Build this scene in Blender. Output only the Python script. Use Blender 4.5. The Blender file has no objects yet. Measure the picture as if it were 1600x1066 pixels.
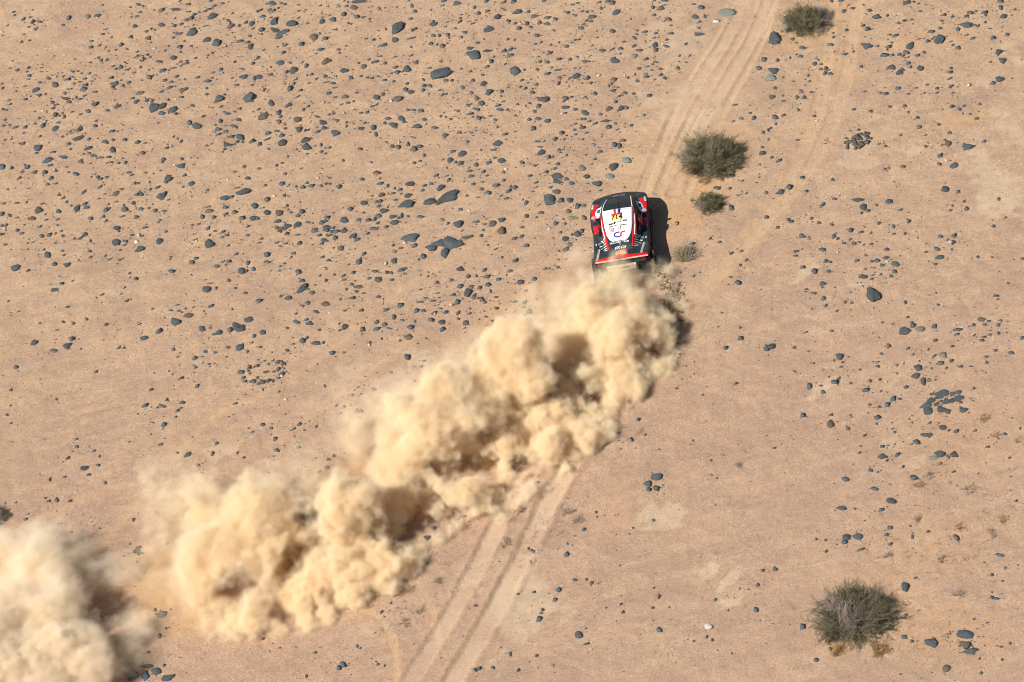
import bpy, bmesh, math, random
import numpy as np
from mathutils import Vector, Matrix, noise as mnoise
S = bpy.context.scene
# ---------------------------------------------------------------- camera, sky, sun, exposure
ELEV, ROLL, DIST, FOVM = math.radians(38.5), math.radians(14.0), 170.0, 40.0
cam_d = bpy.data.cameras.new('camera'); cam = bpy.data.objects.new('camera', cam_d)
S.collection.objects.link(cam); S.camera = cam
_f = Vector((0, math.cos(ELEV), -math.sin(ELEV))); _r0 = Vector((1, 0, 0)); _u0 = _r0.cross(_f)
_r = _r0*math.cos(ROLL) - _u0*math.sin(ROLL); _u = _r0*math.sin(ROLL) + _u0*math.cos(ROLL)
EYE = -_f*DIST
m = Matrix((_r, _u, -_f)).transposed().to_4x4(); m.translation = EYE
cam.matrix_world = m
cam_d.sensor_width = 36; cam_d.lens = 36*DIST/FOVM
cam_d.clip_start = 1; cam_d.clip_end = 6000
# shadows fall towards +x (right) and +y (away): 0.75, 0.53 m per metre of height
SUN = Vector((-0.75, -0.53, 1)).normalized()
sl = bpy.data.lights.new('sun', 'SUN'); sl.energy = 5.0; sl.angle = math.radians(0.5); sl.color = (1, .93, .83)
sun = bpy.data.objects.new('sun', sl); S.collection.objects.link(sun)
sun.rotation_euler = SUN.to_track_quat('Z', 'Y').to_euler(); sun.location = (-30, -30, 60)
W = bpy.data.worlds.new('World'); S.world = W; W.use_nodes = True
nt = W.node_tree; bg = nt.nodes['Background']; sky = nt.nodes.new('ShaderNodeTexSky')
sky.sky_type = 'NISHITA'; sky.sun_disc = False
sky.sun_elevation = math.asin(SUN.z); sky.sun_rotation = math.atan2(SUN.x, SUN.y)
nt.links.new(sky.outputs[0], bg.inputs[0]); bg.inputs[1].default_value = .05
S.view_settings.view_transform = 'Standard'; S.view_settings.look = 'None'
S.view_settings.exposure = .30; S.view_settings.gamma = 1
S.view_settings.use_curve_mapping = False
S.render.engine = 'CYCLES'
cy = S.cycles; cy.use_denoising = True; cy.filter_width = 1.0
cy.max_bounces = 18; cy.diffuse_bounces = 3; cy.volume_bounces = 16; cy.transparent_max_bounces = 16
cy.volume_step_rate = 1.6; cy.volume_max_steps = 512

def gpt(px, py, z=0.0):
    """the point of the place at height z that the photograph shows at px, py (1600 x 1066)"""
    d = (_f*DIST + _r*((px-800)/1600*FOVM) + _u*((533-py)/1600*FOVM))
    t = (z-EYE.z)/d.z
    return EYE + d*t
# ---------------------------------------------------------------- helpers
def tag(o, label=None, cat=None, group=None, kind=None):
    if label: o['label'] = label
    if cat: o['category'] = cat
    if group: o['group'] = group
    if kind: o['kind'] = kind
    return o
def link(name, me, mat=None, parent=None, loc=None):
    if mat is not None:
        for m_ in (mat if isinstance(mat, (list, tuple)) else [mat]): me.materials.append(m_)
    o = bpy.data.objects.new(name, me); S.collection.objects.link(o)
    if parent is not None: o.parent = parent
    if loc is not None: o.location = loc
    return o
def mesh_np(name, V, F, smooth=False):
    """mesh from arrays: F is (n, 3) or (n, 4)"""
    V = np.asarray(V, dtype=np.float32); F = np.asarray(F, dtype=np.int32); k = F.shape[1]
    me = bpy.data.meshes.new(name); me.vertices.add(len(V)); me.vertices.foreach_set('co', V.ravel())
    me.loops.add(F.size); me.loops.foreach_set('vertex_index', F.ravel())
    me.polygons.add(len(F)); me.polygons.foreach_set('loop_start', np.arange(len(F), dtype=np.int32)*k)
    me.polygons.foreach_set('loop_total', np.full(len(F), k, dtype=np.int32))
    if smooth: me.polygons.foreach_set('use_smooth', np.ones(len(F), dtype=bool))
    me.update(calc_edges=True); return me
class NT:
    """small shader node helper"""
    def __init__(s, name):
        s.m = bpy.data.materials.new(name); s.m.use_nodes = True; s.t = s.m.node_tree
        s.b = s.t.nodes['Principled BSDF']; s.b.inputs['Specular IOR Level'].default_value = .3
    def put(s, sock, v):
        if isinstance(v, bpy.types.NodeSocket): s.t.links.new(v, sock)
        else: sock.default_value = v
    def coord(s, kind='Object'): return s.t.nodes.new('ShaderNodeTexCoord').outputs[kind]
    def noise(s, scale, detail=3., rough=.55, vec=None, out='Fac'):
        n = s.t.nodes.new('ShaderNodeTexNoise'); n.inputs['Scale'].default_value = scale
        n.inputs['Detail'].default_value = detail; n.inputs['Roughness'].default_value = rough
        if vec is not None: s.put(n.inputs['Vector'], vec)
        return n.outputs[out]
    def ramp(s, x, a, b, lo=0., hi=1.):
        n = s.t.nodes.new('ShaderNodeMapRange'); n.interpolation_type = 'SMOOTHSTEP'
        for i, v in enumerate((x, a, b, lo, hi)): s.put(n.inputs[i], v)
        return n.outputs[0]
    def math(s, op, a, b=0.):
        n = s.t.nodes.new('ShaderNodeMath'); n.operation = op; s.put(n.inputs[0], a); s.put(n.inputs[1], b); return n.outputs[0]
    def mix(s, f, a, b, mode='MIX'):
        n = s.t.nodes.new('ShaderNodeMix'); n.data_type = 'RGBA'; n.blend_type = mode
        s.put(n.inputs[0], f); s.put(n.inputs[6], a if not isinstance(a, tuple) else (*a, 1) if len(a) == 3 else a)
        s.put(n.inputs[7], b if not isinstance(b, tuple) else (*b, 1) if len(b) == 3 else b); return n.outputs[2]
    def attr(s, name, out='Fac'):
        n = s.t.nodes.new('ShaderNodeAttribute'); n.attribute_name = name; return n.outputs[out]
    def sep(s, c):
        n = s.t.nodes.new('ShaderNodeSeparateColor'); s.put(n.inputs[0], c); return n.outputs
    def bump(s, h, dist, strength=1.):
        n = s.t.nodes.new('ShaderNodeBump'); n.inputs['Distance'].default_value = dist; n.inputs['Strength'].default_value = strength
        s.put(n.inputs['Height'], h); s.put(s.b.inputs['Normal'], n.outputs[0])
    def out(s, color=None, rough=None, metal=None):
        if color is not None: s.put(s.b.inputs['Base Color'], (*color, 1) if isinstance(color, tuple) and len(color) == 3 else color)
        if rough is not None: s.put(s.b.inputs['Roughness'], rough)
        if metal is not None: s.b.inputs['Metallic'].default_value = metal
        return s.m
def plain(name, color, rough=.6, metal=0., vary=.0, scale=6., dust=0.):
    t = NT(name); c = (*color, 1)
    if vary: c = t.mix(t.noise(scale, 4.), tuple(x*(1-vary) for x in color), tuple(min(1, x*(1+vary)) for x in color))
    if dust: c = t.mix(t.ramp(t.noise(2.3, 5., .65, t.coord()), .42, .75, 0., dust), c, (.36, .26, .17))
    return t.out(c, rough, metal)

# ---------------------------------------------------------------- ground: height and marks
_rng = np.random.RandomState(5); _TAB = _rng.rand(256, 256)
def vnoise(x, y, scale, seed=0):
    x = np.asarray(x)*scale + 37.7*seed + 900; y = np.asarray(y)*scale + 17.3*seed + 900
    xi = np.floor(x).astype(int); yi = np.floor(y).astype(int); fx = x-xi; fy = y-yi
    fx = fx*fx*(3-2*fx); fy = fy*fy*(3-2*fy); g = lambda a, b: _TAB[a & 255, b & 255]
    return (g(xi, yi)*(1-fx)+g(xi+1, yi)*fx)*(1-fy) + (g(xi, yi+1)*(1-fx)+g(xi+1, yi+1)*fx)*fy - .5
def wpt(px, py): p = gpt(px, py); return (p.x, p.y)
# wheel ruts: points of the centre line, half width (m), depth (m), how pale, how orange
RUTS = [
 ([(300,1650),(480,1340),(632,1080),(712,949),(777,823),(830,735),(900,640),(950,580)], .36,.06,.62,.15),
 ([(380,1650),(552,1340),(700,1080),(795,915),(850,800),(893,725),(940,655),(980,600)], .40,.07,.70,.15),
 ([(1000,540),(1050,485),(1100,440),(1165,380),(1215,318),(1245,255),(1272,190),(1290,110),(1297,40),(1300,-30),(1310,-200),(1345,-420)], .26,.014,.2,.5),
 ([(1030,545),(1080,480),(1130,425),(1200,345),(1250,285),(1290,215),(1318,140),(1332,60),(1345,-30),(1365,-200),(1400,-420)], .26,.014,.2,.5),
 ([(1075,470),(1140,400),(1190,345)], .2,.01,.2,.25),
 ([(1005,300),(1035,225),(1082,140),(1130,70),(1172,-20),(1270,-200),(1390,-420)], .30,.03,.38,.28),
 ([(1030,300),(1062,225),(1105,140),(1150,70),(1190,-20),(1288,-200),(1408,-420)], .24,.03,.34,.3),
 ([(1050,300),(1080,215),(1128,140),(1175,60),(1212,-20),(1310,-200),(1430,-420)], .30,.03,.38,.28),
 ([(1075,300),(1098,240),(1140,160),(1188,70),(1222,-20),(1320,-200),(1440,-420)], .16,.025,.4,.3),
 ([(990,345),(1020,260),(1062,150),(1118,60),(1160,-20),(1258,-200),(1378,-420)], .12,.02,.34,.3),
 ([(-200,1250),(0,1010),(150,860),(317,665),(400,622),(485,572),(560,512),(612,466),(750,373),(800,345),(850,300)], .15,.006,.14,.4),
 ([(-400,980),(-150,890),(60,812),(172,762),(312,750),(375,717),(440,680),(520,625),(600,565),(680,500)], .15,.006,.10,.4),
 ([(520,925),(551,944),(591,969),(612,1005),(618,1070),(600,1200),(540,1400)], .14,.015,.15,.6),
 ([(640,905),(672,950),(682,1000)], .15,.01,.2,.6),
]
# bare crust and loose sand: x, y, half length, half height (px), tilt, strength ; crust pale
CRUST = [(1560,290,34,46,60,.8),(1590,205,26,40,60,.6),(1580,80,24,24,20,.6),(1550,120,20,14,10,.5),(1430,235,20,8,10,.6),(1355,255,26,8,10,.6),(1520,215,18,9,20,.4),(1030,808,40,22,25,.8),(822,955,52,60,60,.75),(1104,897,16,9,40,.8),(1138,907,20,8,45,.8),
 (1150,936,24,12,10,.8),(1262,425,28,8,30,.7),(1335,443,14,6,5,.6),(1290,596,32,8,45,.7),(1385,560,8,8,20,.4),(1402,590,34,6,45,.6),(1388,692,16,8,20,.6),(1432,722,26,6,25,.5),(650,556,13,20,80,.7),(556,580,34,14,25,.6),(262,718,46,16,0,.6),(345,706,26,14,20,.6),(120,440,14,8,20,.4),
 (75,395,18,12,10,.4),(120,400,26,12,20,.4),(35,25,60,30,20,.45),(170,455,14,6,0,.3),(1300,875,20,8,30,.3),(480,640,50,14,30,.3),(500,705,40,20,20,.35),(1075,60,40,60,70,.4),(1040,150,40,60,70,.4),(990,250,50,20,20,.3),(505,855,30,10,40,.3),(560,990,60,14,30,.25),(1345,235,30,12,20,.5),(1050,40,40,14,10,.4)]
LOOSE = [(1100,290,60,30,20,.8),(1060,330,50,40,40,.8),(1255,60,60,26,20,.55),(1370,960,110,60,10,.5),(1480,990,110,50,0,.45),(1495,190,50,16,10,.6),(1090,250,90,50,20,.55),(250,915,70,60,30,.9),(300,960,60,30,20,.7),(330,775,70,30,20,.5),(540,740,70,24,20,.6),(800,480,120,30,35,.5),(1430,870,140,60,10,.3),(1500,690,90,60,10,.3),
 (300,700,120,40,20,.2),(960,800,60,40,30,.25),(1010,260,80,60,60,.5),(1450,60,120,20,5,.3),(600,900,60,30,30,.4),(1310,1010,30,14,10,.7)]
def _dist(x, y, pts):
    best = np.full(x.shape, 1e9)
    for (a, b) in zip(pts, pts[1:]):
        ax, ay = a; dx, dy = b[0]-ax, b[1]-ay; t = np.clip(((x-ax)*dx+(y-ay)*dy)/(dx*dx+dy*dy), 0, 1)
        best = np.minimum(best, np.hypot(x-ax-t*dx, y-ay-t*dy))
    return best
def _smooth(pts, n=5):
    out = []
    P = [pts[0]] + list(pts) + [pts[-1]]
    for i in range(1, len(P)-2):
        p0, p1, p2, p3 = (np.array(P[i+k], float) for k in (-1, 0, 1, 2))
        for k in range(n):
            t = k/n; out.append(tuple(.5*(2*p1+(p2-p0)*t+(2*p0-5*p1+4*p2-p3)*t*t+(3*p1-p0-3*p2+p3)*t**3)))
    return out + [tuple(pts[-1])]
_RW = [([wpt(*q) for q in _smooth(p)], w, d, a, b) for p, w, d, a, b in RUTS]
def _blob(x, y, spec):
    px, py, a, b, tilt, s = spec
    c = wpt(px, py); ca, sa = math.cos(math.radians(tilt)), math.sin(math.radians(tilt))
    e1 = gpt(px+a*ca, py-a*sa); e2 = gpt(px-b*sa, py-b*ca)
    A = np.array([[e1.x-c[0], e2.x-c[0]], [e1.y-c[1], e2.y-c[1]]]); I = np.linalg.inv(A)
    u = I[0, 0]*(x-c[0])+I[0, 1]*(y-c[1]); v = I[1, 0]*(x-c[0])+I[1, 1]*(y-c[1])
    return np.hypot(u, v)
def ground_maps(x, y):
    x = np.asarray(x, float); y = np.asarray(y, float)
    h = vnoise(x, y, .16, 1)*.10 + vnoise(x, y, .6, 2)*.05
    far = np.clip((np.hypot(x, y)-45)/200, 0, 1); h = h + far*vnoise(x, y, .008, 9)*6*far
    pale = np.zeros(x.shape); org = np.zeros(x.shape); crust = np.zeros(x.shape)
    wob = vnoise(x, y, 1.3, 3)*.10 + vnoise(x, y, 5., 4)*.06
    for pts, w, dep, a, b in _RW:
        d = _dist(x, y, pts) + wob*.8
        k = np.clip((1.12-d/w)*2.6, 0, 1); k = k*k*(3-2*k); brk = np.clip(.75+vnoise(x, y, .5, int(w*100))*1.1, 0, 1)
        h = h - k*dep*1.25 + np.exp(-((d-w*1.28)/(w*.22))**2)*dep*.9*brk
        pale = np.maximum(pale, k*a*brk); org = np.maximum(org, np.exp(-((d-w*.6)/(w*1.1))**2)*b*brk)
    n1 = vnoise(x, y, .9, 6)*.9 + vnoise(x, y, 2.6, 7)*.6 + vnoise(x, y, 7., 8)*.4
    for sp in CRUST:
        r = _blob(x, y, sp) + n1*1.7; crust = np.maximum(crust, np.clip(1.0-r, 0, .4)*2.5*sp[5]*.8)
    for sp in LOOSE:
        r = _blob(x, y, sp) + n1*.5; org = np.maximum(org, np.clip(1.3-r, 0, 1)*sp[5])
    return h, pale, crust, org
def H(x, y): return float(ground_maps(np.array([x]), np.array([y]))[0][0])
def build_ground():
    st = .085
    def axis(a, b):
        mid = np.arange(a, b, st); lo, hi = [], []; s = st; p = a
        while p > -2600: s *= 1.35; p -= s; lo.append(p)
        s = st; p = mid[-1]
        while p < 2600: s *= 1.35; p += s; hi.append(p)
        return np.array(lo[::-1] + list(mid) + hi)
    xs = axis(-23, 26); ys = axis(-28, 36); X, Y = np.meshgrid(xs, ys); nx, ny = len(xs), len(ys)
    h, pale, crust, org = ground_maps(X, Y)
    near = (np.abs(X) < 27) & (np.abs(Y) < 37)
    fine = vnoise(X, Y, 3.1, 11)*.036 + vnoise(X, Y, 7.3, 12)*.024
    h = h + np.where(near, fine*(1-.75*pale), 0)
    V = np.stack([X.ravel(), Y.ravel(), h.ravel()], 1); i = np.arange(nx*ny).reshape(ny, nx)
    F = np.stack([i[:-1, :-1].ravel(), i[:-1, 1:].ravel(), i[1:, 1:].ravel(), i[1:, :-1].ravel()], 1)
    me = mesh_np('desert_ground', V, F, True)
    at = me.color_attributes.new('marks', 'FLOAT_COLOR', 'POINT')
    at.data.foreach_set('color', np.stack([pale.ravel(), crust.ravel(), org.ravel(), np.ones(nx*ny)], 1).astype(np.float32).ravel())
    t = NT('desert sand'); co = t.coord(); mk = t.sep(t.attr('marks', 'Color'))
    big = t.noise(.09, 3., .5, co); mid = t.noise(.9, 4., .6, co); fin = t.noise(9., 4., .7, co); grit = t.noise(30., 2., .7, co)
    yy = t.t.nodes.new('ShaderNodeSeparateXYZ'); t.put(yy.inputs[0], co)
    c = t.mix(t.ramp(t.math('ADD', t.math('MULTIPLY', big, 26.), yy.outputs[1]), 5., 24.), SAND_A, SAND_B)
    c = t.mix(t.ramp(mid, .38, .66, 0., .6), c, SAND_C)
    c = t.mix(t.ramp(t.noise(.28, 5., .62, co), .46, .66, 0., .55), c, SAND_C)
    c = t.mix(t.ramp(t.noise(.35, 5., .65, t.coord('Generated') if False else co), .30, .46, .45, 0.), c, (.53, .385, .255))
    mp = t.t.nodes.new('ShaderNodeMapping'); t.put(mp.inputs['Vector'], co); mp.inputs['Rotation'].default_value = (0, 0, -.62); mp.inputs['Scale'].default_value = (.10, .9, .5)
    stv = mp.outputs[0]; c = t.mix(t.ramp(t.noise(1.6, 5., .65, stv), .46, .66, 0., .5), c, SAND_C); c = t.mix(t.ramp(t.noise(1.1, 5., .65, stv), .32, .48, .4, 0.), c, (.54, .40, .275))
    c = t.mix(t.ramp(fin, .40, .62, .0, .8), c, t.mix(.55, c, (.27, .18, .13)), 'MIX')
    c = t.mix(mk[2], c, SAND_ORANGE)
    c = t.mix(t.math('MULTIPLY', mk[1], t.ramp(fin, .25, .6, .55, 1.)), c, SAND_CRUST)
    c = t.mix(mk[0], c, SAND_TRACK)
    c = t.mix(t.math('MULTIPLY', t.ramp(grit, .56, .66, 0., .9), t.ramp(t.noise(.55, 4., .6, co), .36, .62, .25, 1.)), c, (.17, .12, .095))
    c = t.mix(t.ramp(t.noise(17., 2., .6, co), .60, .70, 0., .6), c, (.66, .54, .42))
    hgt = t.math('ADD', t.math('MULTIPLY', fin, .6), t.math('MULTIPLY', grit, .5))
    t.bump(hgt, .05, 1.); t.out(c, .95)
    o = link('desert_ground', me, t.m); tag(o, 'pinkish tan gravelly desert ground crossed by pale wheel tracks', None, None, 'structure')
    return o
SAND_A = (.485, .328, .222); SAND_B = (.508, .352, .222); SAND_C = (.385, .258, .182); SAND_ORANGE = (.52, .325, .165)
SAND_CRUST = (.56, .435, .30); SAND_TRACK = (.60, .45, .315)
# ---------------------------------------------------------------- stones: where they lie (x, y, length, thickness, tilt, tint), listed sheet by sheet
SHEETS = {
(0,0,4.0): """85,75,30,18 45,160,24,12 205,63,20,14 145,122,38,20,30 205,138,36,30,50 245,137,50,18,-10 180,170,24,16 235,175,20,14,-50 132,262,28,24,30 145,215,26,14 15,222,20,16 430,112,34,32,40 393,157,30,18 547,103,40,40,90,g 608,103,58,30,20 640,32,20,16 865,30,40,22,-15 893,40,24,16,-20 815,45,20,12 875,77,32,18,20 855,105,36,20,20 820,107,26,12 1010,68,48,26,30 1105,65,76,22,8 1175,32,44,18,5 1125,13,26,14 1318,8,34,16 1275,75,40,20 1305,62,36,20,20 1340,42,44,24,30 1390,25,34,18 1245,82,30,16 1215,95,36,20,20 1195,120,44,26,20 1165,128,36,26,20 1135,155,30,18,20 1325,108,74,42,25 1425,132,34,20,-15 1440,168,58,32,30 1398,122,18,12 1457,85,24,16 1495,163,24,22 1535,143,36,20 1575,152,44,36 1580,180,30,10 1090,165,30,20,20 1010,160,52,34,-20 1283,167,36,10,8 1203,202,76,58,30 1297,255,60,40,20 1357,268,70,60,40 1500,258,54,22,20 1452,268,26,14 1468,235,20,12 1560,225,30,18 1545,265,40,16,20 1568,293,48,42 930,240,46,36,40 912,198,36,18,10 845,172,42,18,20 940,270,28,10,20 815,232,34,26 758,283,38,30,30 660,185,42,10,5 640,215,30,16,10 573,257,30,12 568,296,32,22 620,285,28,16 675,322,24,12 1120,295,46,28,10 1085,238,26,18 1120,213,54,16,8 1055,287,20,16 1195,287,26,14 1030,320,28,14 1082,362,46,40 1328,330,30,22 1300,345,20,12 1222,362,30,14 1160,395,52,16,8 1085,425,56,20 1130,412,30,14 1018,442,56,22,20 993,388,44,20,-10 1465,385,26,22 1580,395,30,24 1512,430,36,10,-10 1380,438,36,28 1332,455,30,14 615,362,28,16 630,382,36,26,-20 672,373,34,26 565,393,24,14 858,327,26,12 705,415,34,14 755,425,36,26,10 793,440,32,18,-15 790,400,24,12 725,432,24,16 840,455,30,12 930,437,20,12 935,485,42,28 690,490,48,28,20 722,525,52,36,25 755,505,24,14,30 768,540,28,22 805,517,30,20,20 720,560,20,14 420,503,56,20 455,485,40,14,-15 395,478,28,12 452,447,36,18,-10 260,425,30,12 255,450,16,10 110,440,34,22,10 60,425,22,14 178,425,30,20 185,475,36,24,20 178,498,30,10 302,495,40,24,10 252,522,38,18,5 345,535,40,44,60 465,525,22,22 512,462,26,18 560,462,26,16,25 530,495,40,14,5 498,515,34,12 575,510,20,12 530,535,48,20,10 525,560,52,26,12 585,577,60,20,5 440,560,28,14,10 405,580,24,12 12,525,26,16 15,553,26,24 222,570,58,34,30 240,598,44,26,10 155,545,34,10 100,575,20,12 160,625,34,18,8 60,630,40,16,10 60,655,34,16,25 40,690,26,16 405,618,70,26,-15 430,640,36,28,-20 330,645,36,24,-15 345,665,24,14 525,603,24,14 510,622,24,14 590,657,56,34,10 720,628,22,18 553,702,42,26,10 672,695,36,18,8 735,672,52,24,8 855,643,44,34,20 825,620,34,22,20 875,587,60,26,8 915,630,34,24,10 952,632,40,24,30 960,680,88,56,25 1010,668,70,44,30 1012,712,52,26,10 1080,690,76,42,25 1100,715,34,20,10 1062,550,44,20,10 1008,577,34,18,10 1148,560,62,34,20 1290,555,28,20 1290,592,32,20,5 1130,610,40,14,5 1200,660,34,20,10 1365,620,66,46,0 1560,610,80,80,40 1420,710,44,26,-5 1380,668,30,14 1500,678,24,18 1298,508,44,30,0 1325,488,26,14 1235,487,34,20,5 1105,478,34,20 1155,497,20,14 1030,505,34,22 1070,512,36,18 1520,485,62,28 1450,490,24,12 1480,532,40,24 1590,490,26,40 1575,530,28,16 1187,773,36,36 1232,795,62,46,-5 1378,760,30,34,40 1348,783,22,20 1365,810,44,28,-10 1410,820,34,18,5 1365,843,44,16,20 1490,748,38,28 1458,788,44,26,-20 1510,862,60,40,-5 1445,857,46,18 1490,848,44,18,5 1418,908,50,32 1462,908,32,14,5 1575,890,50,26,30 1405,937,28,20 1325,905,28,14 348,725,40,32 455,708,30,14 505,722,30,12 402,742,34,14 245,745,24,20 215,702,26,14 120,745,36,12,5 33,752,26,16 62,783,26,16 100,798,40,18 160,797,36,24,25 220,778,26,12 270,790,36,30,50 368,773,36,18,0 345,810,58,32,25 285,772,20,12 507,803,34,34 600,760,30,14 597,788,34,26,10 697,822,40,20,10 735,822,20,10 770,783,18,12 72,870,26,16 250,855,24,18 490,870,84,30 430,902,32,22 555,873,26,18 778,877,34,24 655,888,48,26,8 143,900,38,26,20 235,928,60,44,0 225,958,24,18 705,940,40,40,-50 550,930,60,26,25 860,893,44,24,25 908,897,30,12 955,935,26,20 1040,930,34,18,10 890,960,36,26 1112,868,20,22 1132,887,26,18 580,973,40,30,10 525,965,24,16 630,987,52,14,5 680,985,40,16,5 298,1003,90,40,18 395,985,60,26,-10 330,955,50,16,10 505,1015,46,28,10 565,1027,26,16 690,1017,34,18 740,1022,30,20 785,1022,28,24 765,993,26,10 1020,998,36,28,10 1135,1038,60,40 1215,1033,30,14 1195,992,18,14 1530,1045,36,24 15,1045,36,40,-40 72,1052,26,22 165,1050,50,30 315,1035,44,16""",
(400,0,4.0): """105,20,60,34,5 175,22,34,20,5 25,65,44,16 85,62,30,18 105,70,50,22,25 145,72,26,14,0 45,105,42,22,5 90,112,30,14 120,135,84,50,25 225,147,84,44,5 35,187,44,32 115,188,60,36,-15 165,203,100,30,20 140,230,54,34,20 265,112,26,14 320,145,26,12,-15 263,28,26,16 310,60,28,12 363,230,60,46,-15 432,237,44,26,10 398,208,22,20 400,35,26,14 447,40,28,10 513,38,32,30,40,g 415,130,60,34,25 480,120,50,34,-10 460,95,26,12 548,88,38,30,20 565,38,24,24 610,45,48,36,-15 645,8,110,24,8 575,13,20,16 632,102,36,24,5 685,100,16,10 708,113,22,14 765,52,28,24,15,g 805,45,20,10 885,172,92,84,30 868,247,52,38,-5 810,180,18,18 792,280,64,28,18 688,238,34,20 733,243,30,20 600,265,22,12 563,282,24,14 515,305,32,16,8 400,305,50,26,0 375,330,22,12 285,275,42,30,10 175,278,34,24,-30 135,290,18,10 168,325,34,24,10 45,310,26,14 10,362,36,30 150,392,60,32,5 210,390,34,20,-5 430,380,74,46,20 235,437,60,50,30 312,408,34,36 190,448,30,24,50 20,480,60,36,10 90,467,34,18 280,390,30,10 345,460,30,22 318,465,18,14 432,470,36,28 375,492,20,16 425,515,36,22 480,522,34,22,-10 450,510,24,14 495,550,40,16,5 212,552,40,36 245,495,34,12 235,520,28,22,60 275,563,38,14 178,520,20,10 50,560,40,20,50 260,605,40,12,20 555,443,60,30,5 600,435,24,10,20 675,415,44,34,20 640,392,20,16 592,487,34,26,-10 690,485,32,20 750,382,40,26,5 775,352,28,14,20 805,395,34,26 780,400,16,10 868,418,40,24,10 880,450,44,28,5 945,432,54,48,30 1005,390,40,30,40 920,348,22,10,25 970,348,36,14,20 870,355,36,10,10 705,370,26,14,20 760,475,20,10 800,500,36,18,10 830,478,20,10 858,505,24,18 945,522,30,22 933,560,40,30,20 968,575,44,34,10 1050,535,34,24 1088,538,36,20,-25 1045,565,28,24,20 1140,565,26,12 1165,592,34,14,25 1165,462,160,76,12 1185,503,40,24 1225,503,24,22 1085,425,36,14,5 1155,387,32,18,0 1060,460,36,8,0 1285,430,26,18 1045,500,20,26 1365,340,110,70,-5 1340,300,50,30 1450,317,76,22,8 1545,320,46,28,20 1590,345,50,20 1590,310,40,24 1485,355,22,18 1470,385,34,28 1445,415,30,16,10 1415,467,28,18 1385,267,40,16,0 1453,187,70,40 1510,107,50,40,35 1300,202,48,24,0 1245,180,24,14 1355,150,40,10 1410,122,18,8 1445,75,40,24,25 1365,52,24,26 1258,32,56,36 1175,8,44,30 1165,40,36,10 1110,152,56,28,5 1185,168,30,10 1195,140,24,10 1285,97,24,12 1335,138,30,10 1390,88,34,24,20 1440,15,34,24 1545,20,50,20,25 1545,62,54,16,-20 1575,135,30,24 1110,225,38,30,10 1145,225,24,26 1195,218,30,28 1285,235,20,20 1095,277,38,24,5 1165,290,40,26,10 1195,275,30,8,25 1095,62,16,10 995,72,36,24,-5 965,118,34,18,10 975,35,30,40 955,5,20,14 970,238,70,12,8 490,180,40,10,-10 575,140,24,14,20 555,185,14,14 1425,527,50,36,20 1455,577,58,46,5 1535,573,34,26,10 1575,545,24,12 1345,580,32,22,-5 1380,618,34,30,20 1295,545,32,34 1410,645,44,36,20 1325,658,36,22,-20 1370,680,36,16,-10 1355,505,34,24 1545,635,30,12 1510,660,50,20 1525,685,54,22,0 1570,685,26,18 1258,690,38,24,0 1335,712,50,16,10 1390,738,38,24,10 1495,750,32,20,0 1215,745,30,22 1175,703,20,10 1185,730,16,14 985,690,40,20,5 1030,693,44,28 1052,748,36,24,0 910,745,50,34,-20 935,765,36,20,-20 825,742,40,26,-10 855,780,76,46,8 805,770,24,20 660,808,52,28,5 735,800,36,38,-30 750,838,30,36,20 1005,790,66,36,-5 1115,798,40,20,-10 495,838,70,44,0 418,770,50,38,-5 430,805,36,20,10 385,827,50,16 385,732,44,22,-20 258,750,58,40,0 270,812,48,44,0 130,822,46,20,0 145,765,34,28 180,780,18,16 155,735,30,18,20 140,710,40,30,40 45,735,84,44,20 155,695,26,20 205,665,50,34,30 95,648,40,50 15,685,30,16 325,665,30,18 297,688,24,20 355,705,24,8 455,585,40,22 495,610,44,18,10 555,608,52,30,5 575,645,34,18 535,655,30,14 610,635,26,18,10 625,580,32,20,10 750,608,50,40,-30 792,590,30,28 885,620,66,40,5 835,630,20,14,25 755,652,26,14 725,663,34,16 655,705,30,18,20 693,700,34,22 485,712,36,18 500,755,40,18,-5 565,765,22,16 565,790,18,24 165,900,40,60,-75 160,850,44,30 75,835,50,24,20 70,873,50,12 20,902,34,30 310,880,70,40 315,920,66,60,-40 408,912,22,24 435,928,20,14 410,953,28,18,20 320,965,26,14 255,938,16,12 200,983,12,18 545,1003,24,22 650,932,36,20,-5 850,912,32,28,30 888,918,36,28,10 893,888,14,18,15,w 980,930,46,40,10 1020,915,40,26,5 948,900,26,24 985,858,40,12,-20 1050,970,24,24 990,1015,30,20 1020,1005,34,20 1230,945,44,24,20 1288,960,62,38,20 1215,1000,40,40 1275,1018,42,32 1245,1010,24,20 1180,842,50,24 1275,827,36,20,-5 1320,880,32,22,-5 1345,827,26,16 1375,815,20,16 1550,840,46,26 1515,900,76,40 1485,938,50,20,-5 1455,1017,44,28,20 1535,1003,56,40,10 1375,1030,36,24,10 1405,935,22,16,30 1505,795,18,14 285,1055,34,16 20,1055,30,18""",
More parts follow.
